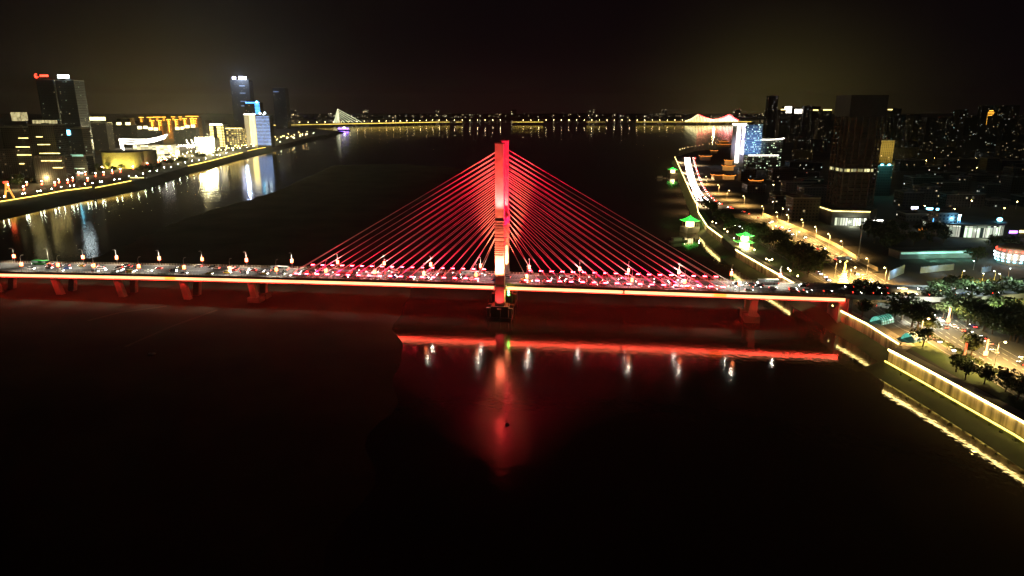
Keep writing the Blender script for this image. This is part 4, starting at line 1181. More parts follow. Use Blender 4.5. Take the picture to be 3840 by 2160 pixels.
# tall thin mast
w = G(3216, 980, ZR); t = thing('floodlight_mast', 'very tall thin unlit mast behind the roadside wall', 'mast', (w.x, w.y, ZR))
b = MB(); b.tube([(0, 0, 0), (0, 0, 30)], .45, 8, 0, .25); b.build('pole', M['steel'], t)
b = MB(); b.cyl((0, 0, 29.5), 1.3, .5, 12); b.build('crown_ring', M['dark_steel'], t)
# --- curved glazed mall with signs on its roof
w = G(3675, 892, ZR); ml = thing('curved_mall', 'curved glazed mall glowing pale green under a blue-white rooftop sign', 'building', (w.x, w.y + 26, ZR))
m_ = facade('pale green glazing', (.1, .12, .1), .93, (.75, 1.0, .7), (1, 1, .8), 1.5, 3.2, 9, .9, .97)
b = MB(); n = 28; rx, ry = 34, 26
pl = [(rx * math.cos(2 * math.pi * i / n), ry * math.sin(2 * math.pi * i / n)) for i in range(n)]
b.prism(pl, -.5, 10.5); b.build('glazed_wall', m_, ml)
b = MB(); b.prism([(p[0] * 1.06, p[1] * 1.06) for p in pl], 10.5, 12.0); b.build('roof', M['roof'], ml)
b = MB()
for i in range(n):
    a = 2 * math.pi * (i + .5) / n; b.box((rx * 1.004 * math.cos(a), ry * 1.004 * math.sin(a), 5), (.4, .4, 10.6), a)
b.build('mullion_frame', M['dark_steel'], ml)
sg_ = thing('rooftop_sign', 'blue-white rooftop sign of upright fins on the curved mall', 'sign', (w.x - 22, w.y + 14, ZR + 12.2), -.12)
b = MB(); b.prism([(-8, -.4), (10, -.4), (10, .4), (-8, .4)], 1.4, 5.8); b.build('lit_face', glow('blue white sign face', (.35, .8, 1), 7), sg_)
b = MB()
for i in range(13): b.box((-13 + i * 1.9, -.8, 1.5 - .05 * i), (.35, .5, 3.0))
b.build('fin_stripes', glow('blue fins', (.1, .45, 1), 3), sg_)
b = MB()
for i in range(5): b.box((-7 + i * 4, .9, .7), (.3, .3, 1.4))
b.build('support_frame', M['dark_steel'], sg_)
sg_ = thing('rooftop_sign', 'small round cyan sign at the far end of the curved mall roof', 'sign', (w.x + 24, w.y + 13, ZR + 12.2))
b = MB(); b.ball((0, 0, 2.2), 2.2, 10, 6, 0, .8); b.build('lit_face', M['sign_cyan'], sg_); b = MB(); b.box((0, .2, .3), (1.6, 1, .6)); b.build('foot', M['dark_steel'], sg_)
point('sign_light', (w.x - 22, w.y + 8, ZR + 16), 5e3, (.2, .6, 1), .5); point('sign_light', (w.x, w.y - 8, ZR + 5), 5e3, (.8, 1, .75), .5)
# --- oval building with a ring of lights
w = G(3850, 1003, ZR); ov = thing('oval_building', 'oval building ringed with rows of red and cyan-white lights beyond the park', 'building', (w.x, w.y + 13, ZR))
b = MB(); n = 32
for z0, z1, r0, r1 in ((-.4, 4, 10.5, 12.5), (4, 9, 12.5, 13), (9, 12.5, 13, 11.5), (12.5, 13.5, 11.5, 8)):
    for i in range(n):
        a, c = 2 * math.pi * i / n, 2 * math.pi * (i + 1) / n
        b.face([(r0 * math.cos(a), r0 * math.sin(a), z0), (r0 * math.cos(c), r0 * math.sin(c), z0), (r1 * math.cos(c), r1 * math.sin(c), z1), (r1 * math.cos(a), r1 * math.sin(a), z1)], 0, None, True)
b.face([(8 * math.cos(2 * math.pi * i / n), 8 * math.sin(2 * math.pi * i / n), 13.5) for i in range(n)])
b.build('shell', M['white_wall'], ov)
for zz, rr, m_, st_ in ((10.8, 12.6, M['sign_red'], 2), (8.0, 13.2, M['sign_white'], 2), (5.5, 12.95, M['sign_white'], 2), (3.0, 12.2, M['sign_cyan'], 2)):
    b = MB()
    for i in range(0, 40, st_):
        a = 2 * math.pi * i / 40; b.box((rr * math.cos(a), rr * math.sin(a), zz), (.5, 1.5, .8), a)
    b.build('light_dot_print', m_, ov)
point('oval_light', (w.x - 14, w.y - 4, ZR + 10), 4e3, (1, .7, .5), .5)
# --- teal-lit long shed, pale blue walls, yellow lit lawn
p0, p1 = G(3373, 972, ZR), G(3648, 966, ZR)
t = thing('long_shed', 'long low shed with a teal-lit roof edge and wall beyond the park', 'building')
d_ = p1 - p0; a = math.atan2(d_.y, d_.x); mm = (p0 + p1) / 2; n_ = Vector((-d_.y, d_.x, 0)).normalized()
c = mm + n_ * 7; b = MB(); b.box((c.x, c.y, ZR + 2.6), (d_.length, 14, 6.2), a); b.build('walls', M['concrete'], t)
b = MB(); b.box((c.x, c.y, ZR + 6.0), (d_.length + 1, 15.2, .6), a); b.build('roof', M['roof'], t)
c = mm - n_ * .3
b = MB(); b.box((c.x, c.y, ZR + 4.6), (d_.length * .98, .3, 1.4), a); b.build('light_band', glow('teal light band', (.3, .9, .7), .8, False, .7, .12), t)
for f in (.35, .6, .85):
    q = p0 + d_ * f - n_ * 6; point('shed_light', (q.x, q.y, ZR + 4), 1.6e3, (.3, 1, .75), .4)
for q0, q1, h, lb in (((3450, 1025), (3575, 1012), 4.5, 'pale blue lit site wall beyond the viaduct, behind dark trees'), ((3332, 1050), (3388, 1024), 6.0, 'pale blue tarpaulin wall where the ramp leaves the riverside road'), ((3680, 1022), (3715, 1016), 3.5, 'short pale blue wall in the far park')):
    p0, p1 = G(*q0, ZR), G(*q1, ZR); d_ = p1 - p0; mm = (p0 + p1) / 2; a = math.atan2(d_.y, d_.x)
    t = thing('site_wall', lb, 'wall'); b = MB(); b.box((mm.x, mm.y, ZR + h / 2), (d_.length, .5, h), a); b.build('panels', surf('pale blue sheet', (.3, .42, .6), .6), t)
    b = MB()
    for f in (.02, .25, .5, .75, .98):
        q = p0 + d_ * f; b.box((q.x, q.y + .5, ZR + h / 2), (.2, .3, h + .6), a)
    b.build('fence_post_frame', M['steel'], t)
    point('site_light', (mm.x - 2, mm.y - 7, ZR + 7), 1.8e3, (.6, .85, 1), .4)
lawn([(3597, 1066), (3680, 1066), (3676, 1055), (3610, 1054)][::-1])
for p, e, c in (((3620, 1060), 2.5e3, (1, .62, .05)), ((3660, 1060), 2e3, (1, .6, .05)), ((3730, 1060), 2.5e3, (1, .8, .08)), ((3680, 1140), 2.5e3, (.9, .85, .05)), ((3676, 1160), 1.2e3, (.3, 1, .8)), ((3815, 1100), 1.2e3, (.9, .9, .1)), ((3700, 1125), 1.5e3, (.8, .8, .2))):
    w = g10(p); point('park_light', (w.x, w.y - 1, ZR + 5), e * 4, c, .4)
pk = None
for i, p in enumerate(((3604, 1050), (3682, 1062), (3728, 1052), (3748, 1062), (3681, 1130), (3677, 1160), (3756, 1104), (3780, 1042), (3650, 1012))):
    w = g10(p); lab = 'small park lamp beyond the viaduct, %s from the ramp' % nth(i + 1)
    if pk is None: pk = make_lamp('park_lamp', lab, 'lamp', 6.0, 1.0, M['lamp_cool'], 'lamps in the park by the viaduct', .7); pk.location = (w.x, w.y, ZR)
    else: dup(pk, (w.x, w.y, ZR), i, lab, 'lamps in the park by the viaduct')
# --- other lit things of the dark town
t, poly, zt = fb('apartment_block', 'beige yellow-lit block behind the unfinished tower', 3302, 3356, 528, 1450, 30, F_BEIGE)
point('facade_light', ((poly[0][0] + poly[1][0]) / 2, 1420, 40), 4e4, (1, .75, .2), .6)
t, poly, zt = fb('office_block', 'low teal-washed block with two cyan floodlights beside the unfinished tower', 3290, 3350, 622, 900, 20, F_DARK2)
b = MB()
for x in (.25, .7): b.box((poly[0][0] + (poly[1][0] - poly[0][0]) * x, 898.5, zt + 1.5), (3.2, 1, 1.6))
b.build('roof_floodlight_print', M['sign_cyan'], t); point('facade_light', (poly[0][0] + 10, 885, zt), 9e3, (.2, .9, .7), .5)
t, poly, zt = fb('tower_block', 'distant tower striped with gold light bars', 3706, 3729, 416, 2600, 24, F_SPARSE)
bars(t, 'light_stripes', M['gold'], poly[0][0], poly[1][0], 2600, [zt - i * 5.2 for i in range(1, 10)], 1.0); bars(t, 'crown_light', M['gold'], poly[0][0] + 4, poly[1][0] - 4, 2600, [zt + .6], 2)
for px0, px1, pyt, pyb, Y, k, lb in ((2946, 2967, 396, 424, 2700, 5, 'tower with a crown of five tall pale yellow light bars on the skyline'), (2983, 3006, 406, 425, 2700, 6, 'tower with a crown of short yellow light bars next to the five-bar crown'),
                                     (2929, 2942, 409, 412, 2600, 1, 'tower with one small yellow crown light near the far bridge'), (3050, 3067, 411, 414, 2500, 1, 'slim tower with a flat yellow crown before the unfinished tower'), (3088, 3118, 410, 415, 2450, 2, 'wide tower with a yellow crown right beside the unfinished tower'),
                                     (3330, 3345, 409, 413, 2600, 1, 'dark tower with a pale crown light just past the unfinished tower')):
    t, poly, zt = fb('tower_block', lb, px0 - 3, px1 + 3, pyt + 3, Y, 26, F_DARK)
    zb = GY(px0, pyb, Y).z
    x0, x1 = poly[0][0] + 2, poly[1][0] - 2
    if k >= 5: vbars(t, 'crown_light_stripes', M['white_line'], [x0 + (x1 - x0) * i / (k - 1) for i in range(k)], Y, zb, zt, 2.2)
    else: bars(t, 'crown_light', M['yel_line'], x0, x1, Y, [zt + 1], 3.2)
rnd = random.Random(77)
fb('tower_block', 'tall dark slim silhouette tower standing alone behind the white slab hospital', 2884, 2920, 360, 2500, 24, F_SPARSE)
FM = [F_DARK, F_DARK2, F_SPARSE, F_SPARSE, F_FLATS, F_DARK]
sk = 0
px = 2880
while px < 3880:
    wpx = rnd.uniform(18, 40); yt = rnd.uniform(392, 455); Y = rnd.uniform(1900, 3600)
    if not (3095 < px < 3300):
        sk += 1
        fb('tower_block', 'dark skyline tower with few lit windows, %s inland from the far suspension bridge' % nth(sk), px, px + wpx, yt, Y, rnd.uniform(20, 30), FM[sk % 6], group='dark towers on the inland skyline', roof=(sk % 2 == 0))
    px += wpx * rnd.uniform(.55, 1.0)
lr = 0
roadx = lambda py: 2640 + (py - 700) * 1.66 if py < 790 else (2775 + (py - 792) * 2.3)
for row, (py, n0) in enumerate(((505, 13), (535, 13), (568, 13), (600, 12), (640, 12), (680, 12), (725, 11), (775, 9), (830, 7), (885, 5))):
    lo = max(2945 if py < 650 else 2760, roadx(py) + 90)
    for i in range(n0):
        px = lo + (3870 - lo) * (i + rnd.uniform(.1, .8)) / n0
        if 3060 < px < 3340 and py > 560: continue
        if 3540 < px and 800 < py < 960: continue
        g = G(px, py, ZR); wd = rnd.uniform(16, 46); dp = rnd.uniform(14, 24); ht = rnd.uniform(7, 24) if py > 600 else rnd.uniform(15, 45)
        lr += 1
        poly = [(g.x, g.y), (g.x + wd, g.y), (g.x + wd, g.y + dp), (g.x, g.y + dp)]
        bpoly('town_block', 'dark inland block with few lit windows, %s of the roofs counted from the skyline' % nth(lr), poly, ZR - .5, ZR + ht, FM[(lr * 7 + 3) % 6], 'dark blocks of the inland town', roof=py > 620)
tn = 0
for i in range(74):
    px = rnd.uniform(3255, 3850); py = rnd.uniform(862, 1012)
    if px > 3560 and py < 940: continue
    if 3350 < px < 3660 and py > 925: continue
    if px < 3330 and py > 965 or (px < 3300 and py > 930): continue
    tn += 1
    tree(g10((px, py)), ZR, rnd.uniform(.8, 1.35), i % 6, 'dark tree between the unfinished tower and the long shed, %s from the tower' % nth(tn), 'dark trees inland of the roadside wall')
# small coloured signs and lamps of the dark town
TS = [((3430, 779), 'sign_violet', 'small violet-white shop sign below the dark blocks'), ((3486, 783), 'sign_cyan', 'small pale cyan shop sign next to the violet-white one'), ((3515, 790), 'sign_cyan', 'tiny upright cyan sign by the shop signs'), ((3776, 560), 'sign_white', 'small upright white billboard on a far block'),
      ((3692, 592), 'sign_white', 'short row of white signs far inland'), ((3565, 814), 'sign_white', 'white lit kiosk front before the curved mall'), ((3592, 810), 'sign_white', 'white lit window wall beside the kiosk'), ((3800, 870), 'purple', 'purple glowing sign at the end of the curved mall'),
      ((3838, 868), 'yel_line', 'yellow-green glowing sign past the purple one'), ((3460, 858), 'orange', 'small orange shop sign before the long shed')]
for (p, m_, lb) in TS:
    g = G(*p, ZR + 6); t = thing('shop_sign', lb, 'sign', (g.x, g.y, ZR))
    b = MB(); w_ = 7 if 'upright' not in lb else 2.5; b.box((0, 0, 6), (w_, .6, 2.2 if w_ > 3 else 5)); b.build('lit_face', M[m_], t)
    b = MB(); b.box((0, .8, 3), (w_ * .8, .8, 6)); b.build('backing_wall', M['dark_concrete'], t)
st_ = None
rnd = random.Random(5)
pts = [(3366 + i * 26 + rnd.uniform(-8, 8), 597 + rnd.uniform(-6, 12)) for i in range(12)] + [(rnd.uniform(2900, 3830), rnd.uniform(470, 800)) for _ in range(46)]
pts = [p for p in pts if not (3080 < p[0] < 3330 and p[1] > 400)]
for i, p in enumerate(pts):
    g = G(*p, ZR + 8); lab = 'tiny street light among dark inland blocks, %s counted from the amber street' % nth(i + 1)
    if st_ is None: st_ = make_lamp('town_lamp', lab, 'street lamp', 8.0, 1.2, M['lamp_far'], 'lamps of the inland town', .8); st_.location = (g.x, g.y, ZR)
    else:
        o = dup(st_, (g.x, g.y, ZR), rnd.uniform(0, 6), lab, 'lamps of the inland town')
for x0, x1, y, lb in ((3396, 3440, 606, 'short amber light line along the far inland street'), (3540, 3640, 604, 'long yellow light line along the far inland street'), (3575, 3612, 612, 'lower yellow light line under the long one inland')):
    a, c = G(x0, y, ZR + 5), G(x1, y, ZR + 5); t = thing('station_canopy', lb, 'canopy')
    b = MB(); b.box(((a.x + c.x) / 2, a.y, ZR + 5), (c.x - a.x, 1, 1)); b.build('light_line', M['gold'], t)
    b = MB(); b.box(((a.x + c.x) / 2, a.y + 6, ZR + 5.9), (c.x - a.x, 12, .5)); b.build('canopy_roof', M['roof'], t)
    for f in (.1, .5, .9):
        b = MB(); b.box((a.x + (c.x - a.x) * f, a.y + 6, ZR + 2.8), (.6, .6, 5.6)); b.build('post', M['concrete'], t)

# ------------------------------------------------------------------ opera hall bank
LIT = M['strip_far']
def lline(label, pts, z=10.2, mat=None, r=.45):
    P = [G(p[0], p[1], z) for p in pts]
    t = thing('embankment_light_line', label, 'light strip'); b = MB(); b.tube([p + Vector((0, 0, .1)) for p in P], r, 6); b.build('led_tube', mat or LIT, t)
    b = MB()
    for p, q in zip(P[:-1], P[1:]):
        m_ = (p + q) / 2; b.box((m_.x - .9, m_.y, z - .75), (.6, (q - p).length, 1.3), math.atan2(q.y - p.y, q.x - p.x) - math.pi / 2)
    b.build('parapet', M['concrete'], t)
lline('long yellow light line on the opera hall embankment, ending before the jetty', [(-150, 783), (0, 756), (127, 735.7), (238.5, 715), (343, 702)])
lline('bright yellow embankment light line leading to the lit jetty', [(358, 704), (420, 692), (492, 678)])
lline('yellow embankment light line below the dazzling white screens', [(706, 622), (790, 603), (909, 572)])
lline('yellow embankment light line past the bright screens, before the bend', [(928, 566), (969, 557), (1032, 547.5)])
jt = thing('jetty', 'small jetty outlined in yellow light at the foot of the opera hall embankment', 'jetty')
c = G(545, 690, 0); 
b = MB(); b.box((c.x - 4, c.y, 1.2), (22, 26, 2.6)); b.build('platform', M['concrete'], jt)
b = MB(); b.box((c.x - 12, c.y + 4, 6), (10, 20, 7)); hip_roof(b, 14, 14, 9.5, 2.5); b.build('shelter', M['concrete'], jt)
b = MB(); b.box((c.x - 4, c.y - 13.3, 2.8), (22, .7, .7)); b.box((c.x + 7.3, c.y, 2.8), (.7, 26, .7)); b.box((c.x - 9, c.y - 6.4, 11), (22, .8, .8)); b.build('light_edge', M['yel_line'], jt)
A_ = thing('orange_arch', 'orange-lit A-shaped arch monument on the embankment at the picture edge'.replace(' at the picture edge', ' before the stepped flats'), 'monument')
c = G(35, 742, ZL); b = MB()
b.tube([(c.x - 5, c.y, ZL), (c.x - 1, c.y, ZL + 19)], 1.0, 6); b.tube([(c.x + 6, c.y, ZL), (c.x - 1, c.y, ZL + 19)], 1.0, 6); b.box((c.x - .5, c.y, ZL + 9), (7, 1.2, 1)); b.build('frame', glow('orange lit frame', (1, .4, .05), 1.6, False, .5, .2), A_)
b = MB(); b.box((c.x - 1, c.y, ZL + 20), (4, 4, 2.4)); b.build('red_cap', M['sign_red'], A_)
# stepped flats with gold floor lines
t, poly, zt = fb('stepped_flats', 'dark stepped apartment tower with short gold floor lines and one lit crown box', 0, 84, 478, 1090, 30, F_SPARSE, ZL)
P2, z2 = fbox(-10, 112, 560, 1075, 20); b = MB(); b.prism(P2, ZL - .5, z2, 0, 1); b.build('lower_wing', [F_FLATS, M['roof']], t)
def gx(px, py, Y): return GY(px, py, Y).x
M['crown_box'] = glow('warm lit crown box', (1, .85, .4), .5, False, .95, .3)
a, c = GY(32, 440, 1095), GY(71, 440, 1095)
b = MB(); b.box(((a.x + c.x) / 2, 1108, a.z + 1), (c.x - a.x, 14, 13)); b.build('crown_box', M['crown_box'], t)
for (x0, x1, y, Y) in ((70, 106, 518, 1074), (60, 112, 551, 1074), (65, 118, 581, 1074), (73, 91, 614, 1074)):
    bars(t, 'floor_light_line', M['yel_line'], gx(x0, y, Y), gx(x1, y, Y), Y, [GY(x0, y, Y).z], 1.0)
t, poly, zt = fb('stepped_flats', 'dark stepped apartment tower with long gold floor lines and several lit crown boxes', 104, 200, 470, 1075, 30, F_SPARSE, ZL)
P2, z2 = fbox(120, 240, 585, 1060, 20); b = MB(); b.prism(P2, ZL - .5, z2, 0, 1); b.build('lower_wing', [F_FLATS, M['roof']], t)
for px in (112, 134, 160, 182):
    a = GY(px, 455, 1077); b = MB(); b.box((a.x, 1090, a.z - 1), (6, 6, 5)); b.build('crown_box', M['crown_box'], t)
for (x0, x1, y) in ((136, 160, 513), (142, 188, 542), (149, 225, 575), (155, 231, 603), (199, 235, 629)):
    bars(t, 'floor_light_line', M['yel_line'], gx(x0, y, 1059), gx(x1, y, 1059), 1059, [GY(x0, y, 1059).z], 1.0)
# twin office towers with signs
t, poly, zt = fb('office_tower', 'tall dark office tower with a red sign on its top', 134, 200, 300, 1600, 38, F_DARK2, ZL)
t, poly, zt = fb('office_tower', 'tall dark office tower with a white sign on its top', 206, 276, 302, 1580, 38, F_DARK2, ZL)
def rsign(label, x0, x1, y0, y1, Y, mat, parts=1, emblem=False):
    a, c = GY(x0, y1, Y), GY(x1, y0, Y); t = thing('rooftop_sign', label, 'sign', ((a.x + c.x) / 2, Y, a.z))
    W_, H_ = c.x - a.x, c.z - a.z
    if emblem:
        b = MB(); b.tube([(-W_ / 2 + 4 + 3.2 * math.cos(q), 0, H_ * .5 + 4.2 * math.sin(q)) for q in [R(60 + 30 * i) for i in range(9)]], 1.1, 6); b.tube([(-W_ / 2 + 2, 0, H_ * .55), (-W_ / 2 + 8, 0, H_ * .1)], 1.0, 6); b.build('emblem', mat, t)
        for k in range(5):
            b = MB(); x = -W_ / 2 + 12 + k * (W_ - 13) / 5; w_ = (W_ - 13) / 5 * .8
            b.box((x + w_ / 2, 0, H_ * .78), (w_, .8, 1.2)); b.box((x + w_ / 2, 0, H_ * .3), (w_, .8, 1.2)); b.box((x + w_ * .3, 0, H_ * .54), (1.2, .8, H_ * .6)); b.box((x + w_ * .8, 0, H_ * .54), (1.2, .8, H_ * .5)); b.build('sign_letter', mat, t)
    else:
        b = MB(); n = parts
        for k in range(n): b.box((-W_ / 2 + W_ * (k + .5) / n, 0, H_ / 2), (W_ / n * .94, 1.0, H_))
        b.build('sign_letters_edge', mat, t)
    b = MB()
    for k in range(4): b.box((-W_ / 2 + W_ * (k + .5) / 4, 1.2, H_ / 2 - 1), (.6, .6, H_ + 2))
    b.build('support_frame', M['dark_steel'], t)
    return t
rsign('red rooftop sign with a swirl emblem and block letters', 130, 183, 279, 290, 1598, M['sign_red'], 1, True)
rsign('long white rooftop sign on the office tower', 217, 258, 281, 293, 1578, M['sign_white'], 3)
t, poly, zt = fb('office_block', 'grey block with a small cyan screen between the stepped flats and the crowned flats', 245, 305, 482, 1350, 26, F_DARK2, ZL)
b = MB(); a = GY(256, 497, 1349); b.box((a.x, 1349, a.z), (7, .5, 9)); b.build('screen', M['sign_cyan'], t)
t, poly, zt = fb('shop_block', 'low shop block with teal and white lit floors beside the stepped flats', 240, 322, 585, 1200, 20, F_DARK2, ZL)
for (x0, x1, y, m_) in ((243, 312, 583, 'teal'), (244, 318, 632, 'yel_line'), (243, 312, 649, 'sign_white')):
    bars(t, 'lit_floor', M['teal'] if m_ != 'sign_white' else glow('white shopfront', (.75, 1, .95), 1.6, False, .5, .3), gx(x0, y, 1199), gx(x1, y, 1199), 1199, [GY(x0, y, 1199).z], 3.2 if m_ != 'yel_line' else 1.2)
t, poly, zt = fb('crowned_flats', 'apartment slab with three bright yellow crown boxes', 305, 396, 462, 1900, 30, F_FLATS, ZL)
for x0, x1 in ((312, 333), (342, 363), (368, 387)):
    a, c = GY(x0, 447, 1899), GY(x1, 447, 1899); b = MB(); b.box(((a.x + c.x) / 2, 1899 + 6, a.z + 1), (c.x - a.x, 10, 9)); b.build('crown_box', glow('yellow crown', (1, .85, .35), 3.5), t)
t, poly, zt = fb('crowned_flats', 'apartment slab with three small bright lamps on its roof', 398, 490, 470, 2050, 30, F_FLATS, ZL)
for x in (406, 441, 475):
    a = GY(x, 464, 2049); b = MB(); b.box((a.x, 2056, a.z), (10, 8, 7)); b.build('crown_box', glow('yellow crown lamp', (1, .85, .35), 4.0), t)
t, poly, zt = fb('office_tower', 'dim tower with rows of blue-grey lights behind the crowned flats', 436, 486, 444, 2500, 30, F_DARK2, ZL)
for i, (x, y) in enumerate(((519, 479), (541, 478), (560, 483), (580, 484), (661, 482), (681, 481), (699, 475), (720, 473))):
    t, poly, zt = fb('crowned_flats', 'lower apartment tower with one bright roof lamp, %s of the row before the gold-crowned flats' % nth(i + 1), x - 12, x + 12, y + 6, 2150, 24, F_FLATS, ZL, 'flats with one roof lamp', False)
    a = GY(x, y, 2149); b = MB(); b.box((a.x, 2156, a.z), (9, 8, 8)); b.build('crown_box', M['crown_lamp'] if 'crown_lamp' in M else M.setdefault('crown_lamp', glow('roof lamp box', (1, .85, .4), 3.5)), t)
# gold-crowned flats
gi = 0
for (x0, x1, y, Y, lx, ly) in ((522, 537, 437, 2900, 0, 0), (552, 574, 437, 2900, 0, 0), (577, 602, 436, 2900, 0, 0), (607, 621, 436, 2900, 0, 0), (643, 656, 435, 2900, 0, 0), (671, 681, 435, 2900, 0, 0), (697, 743, 433, 2900, 0, 0),
                               (564, 578, 450, 2650, 573, 483), (595, 606, 450, 2650, 601, 503), (625, 640, 446, 2650, 637, 496), (655, 668, 446, 2650, 661, 480), (685, 700, 442, 2650, 695, 478), (714, 724, 442, 2650, 719, 476), (724, 738, 442, 2650, 730, 488)):
    gi += 1
    t, poly, zt = fb('gold_crowned_flats', 'apartment tower edged in gold light at its crown, %s of the gold-crowned group' % nth(gi), x0 - 1, x1 + 1, y + 5, Y, 26, F_GOLDWALL if 'F_GOLDWALL' in globals() else globals().setdefault('F_GOLDWALL', facade('amber washed front', (.3, .16, .05), .1, WARM, YEL, 1.2, 3.4, 3.2, .4, .4)), ZL, 'gold-crowned flats', False)
    bars(t, 'crown_light', M['gold'], poly[0][0], poly[1][0], Y, [zt + 2], 2.0, 2)
    a = (poly[0][0] + poly[1][0]) / 2; bars(t, 'crown_light_stripes', M['gold'], a - 4, a + 4, Y - 1, [zt - 5 - 5 * k for k in range(3)], 1.3)
    if lx:
        zb = GY(lx, ly, Y).z; vbars(t, 'corner_light_line', M['gold'], [gx(lx, ly, Y)], Y - 1, zb, zt, 1.6)
for x, z in ((-1310, 40), (-1180, 40), (-1420, 40)):
    point('gold_glow_fill', (x, 2570, z), 3.0e5, (1, .5, .06), 3)  # unseen points added for the haze glow around the flats
# opera hall
op = thing('opera_hall', 'opera hall with three sweeping white-lit roof curves over a glowing glass front', 'building')
OY = 1640
def opc(pts): return [GY(x, y, OY) for x, y in pts]
rb = [[(416, 523), (466, 525), (522, 525), (560, 518), (600, 506)], [(436, 529), (485, 532), (540, 529), (578, 521), (609, 512)], [(457, 536), (492, 538), (540, 536), (581, 529), (619, 517)]]
for k, cv in enumerate(rb):
    P = smooth3 = None
    pts = opc(cv); yo = 36 - 18 * k
    base = [Vector((p.x, p.y + yo, p.z)) for p in pts]
    b = MB()
    for p, q in zip(base[:-1], base[1:]):
        for s_ in range(4):
            u0, u1 = s_ / 4, (s_ + 1) / 4
            a, c = p.lerp(q, u0), p.lerp(q, u1)
            b.face([a, c, c + Vector((0, 16, 3)), a + Vector((0, 16, 3))]); b.face([a + Vector((0, 16, 1)), c + Vector((0, 16, 1)), c - Vector((0, 0, 2.2)), a - Vector((0, 0, 2.2))])
    rf = b.build('roof', M['white_wall'], op)
    b = MB(); b.tube([p - Vector((0, .6, .5)) for p in base], 1.3, 6); foot = GY(cv[0][0] + 8, 560 + 2 * k, OY); b.tube([base[0], Vector((foot.x, base[0].y, foot.z))], 1.6, 6); b.build('roof_edge_light', M['white_line'], rf)
a, c = GY(498, 545, OY + 4), GY(634, 545, OY + 4)
M['opera_glass'] = facade('glowing opera glass', (.4, .35, .2), .97, (1, .85, .45), (1, .92, .6), 3.2, 9, 4.2, .97, .86)
M['opera_glass'].cycles.emission_sampling = 'FRONT_BACK'
b = MB(); zt = GY(500, 546, OY).z
b.box(((a.x + c.x) / 2, OY + 28, (zt + ZL) / 2), (c.x - a.x, 48, zt - ZL)); b.build('glass_front', M['opera_glass'], op)
a2 = GY(420, 560, OY + 4); b = MB(); b.box(((a2.x + a.x) / 2 - .2, OY + 34, (zt + ZL) / 2 - 4), (a.x - a2.x, 44, zt - ZL - 8)); b.build('side_hall', M['concrete'], op)
point('opera_light', ((a.x + c.x) / 2, OY - 25, 20), 6e4, (1, .85, .4), 2)
point('opera_light', ((a.x + c.x) / 2, OY - 20, 40), 6e4, (1, .9, .7), 2)
# latticed drum
dr_ = thing('lattice_drum', 'round latticed drum building floodlit olive yellow in front of the opera hall', 'building')
c = G(430, 634, ZL); Rr = 38.0; dc = Vector((c.x, c.y + Rr, 0)); dh = GY(430, 572, c.y + 6).z
lm, nt, bs = newmat('diamond lattice metal')
N_l = nt.nodes; Lk = nt.links; uv = N_l.new('ShaderNodeUVMap'); wv = N_l.new('ShaderNodeTexWave'); wv.inputs['Scale'].default_value = .28; wv.bands_direction = 'DIAGONAL'
mp = N_l.new('ShaderNodeMapping'); mp.inputs['Scale'].default_value = (-1, 1, 1); Lk.new(uv.outputs[0], mp.inputs[0]); wv2 = N_l.new('ShaderNodeTexWave'); wv2.inputs['Scale'].default_value = .28; wv2.bands_direction = 'DIAGONAL'
Lk.new(uv.outputs[0], wv.inputs[0]); Lk.new(mp.outputs[0], wv2.inputs[0]); mxx = N_l.new('ShaderNodeMath'); mxx.operation = 'MAXIMUM'; Lk.new(wv.outputs['Fac'], mxx.inputs[0]); Lk.new(wv2.outputs['Fac'], mxx.inputs[1])
rp = N_l.new('ShaderNodeValToRGB'); rp.color_ramp.elements[0].color = (.05, .05, .03, 1); rp.color_ramp.elements[0].position = .55; rp.color_ramp.elements[1].color = (.55, .5, .25, 1); rp.color_ramp.elements[1].position = .85
Lk.new(mxx.outputs[0], rp.inputs[0]); Lk.new(rp.outputs[0], bs.inputs['Base Color']); bs.inputs['Roughness'].default_value = .7
b = MB(); b.cyl((dc.x, dc.y, ZL - .3), Rr, dh - ZL, 40); b.build('lattice', lm, dr_)
b = MB(); b.cyl((dc.x + 24, dc.y + 24, ZL - .3), 26, dh - ZL + 1, 32); b.build('lattice', lm, dr_)
b = MB(); b.cyl((dc.x, dc.y, dh), Rr - 1, .8, 40); b.build('roof', M['roof'], dr_)
for a_ in (-1.9, -1.35, -.8):
    q = dc + Vector((math.cos(a_), math.sin(a_), 0)) * (Rr + 14); spot('drum_light', (q.x, q.y, ZL + 1), (dc.x + math.cos(a_) * Rr * .9, dc.y + math.sin(a_) * Rr * .9, 24), 7e4, (1, .8, .18), 110, .7, .5, dr_)
for i, p in enumerate(((382, 625), (391, 628), (412, 626), (420, 630))):
    w = G(*p, ZL + 2); t = thing('ground_floodlight', 'dazzling ground floodlight before the latticed drum, %s of four' % nth(i + 1), 'floodlight', (w.x, w.y, ZL), 0, 'floodlights before the drum')
    b = MB(); b.box((0, 0, 1.6), (2.4, 1.2, 1.6)); b.build('lamp_face', M['lamp'], t); b = MB(); b.box((0, .3, .4), (1, 1, .8)); b.build('foot', M['dark_steel'], t)
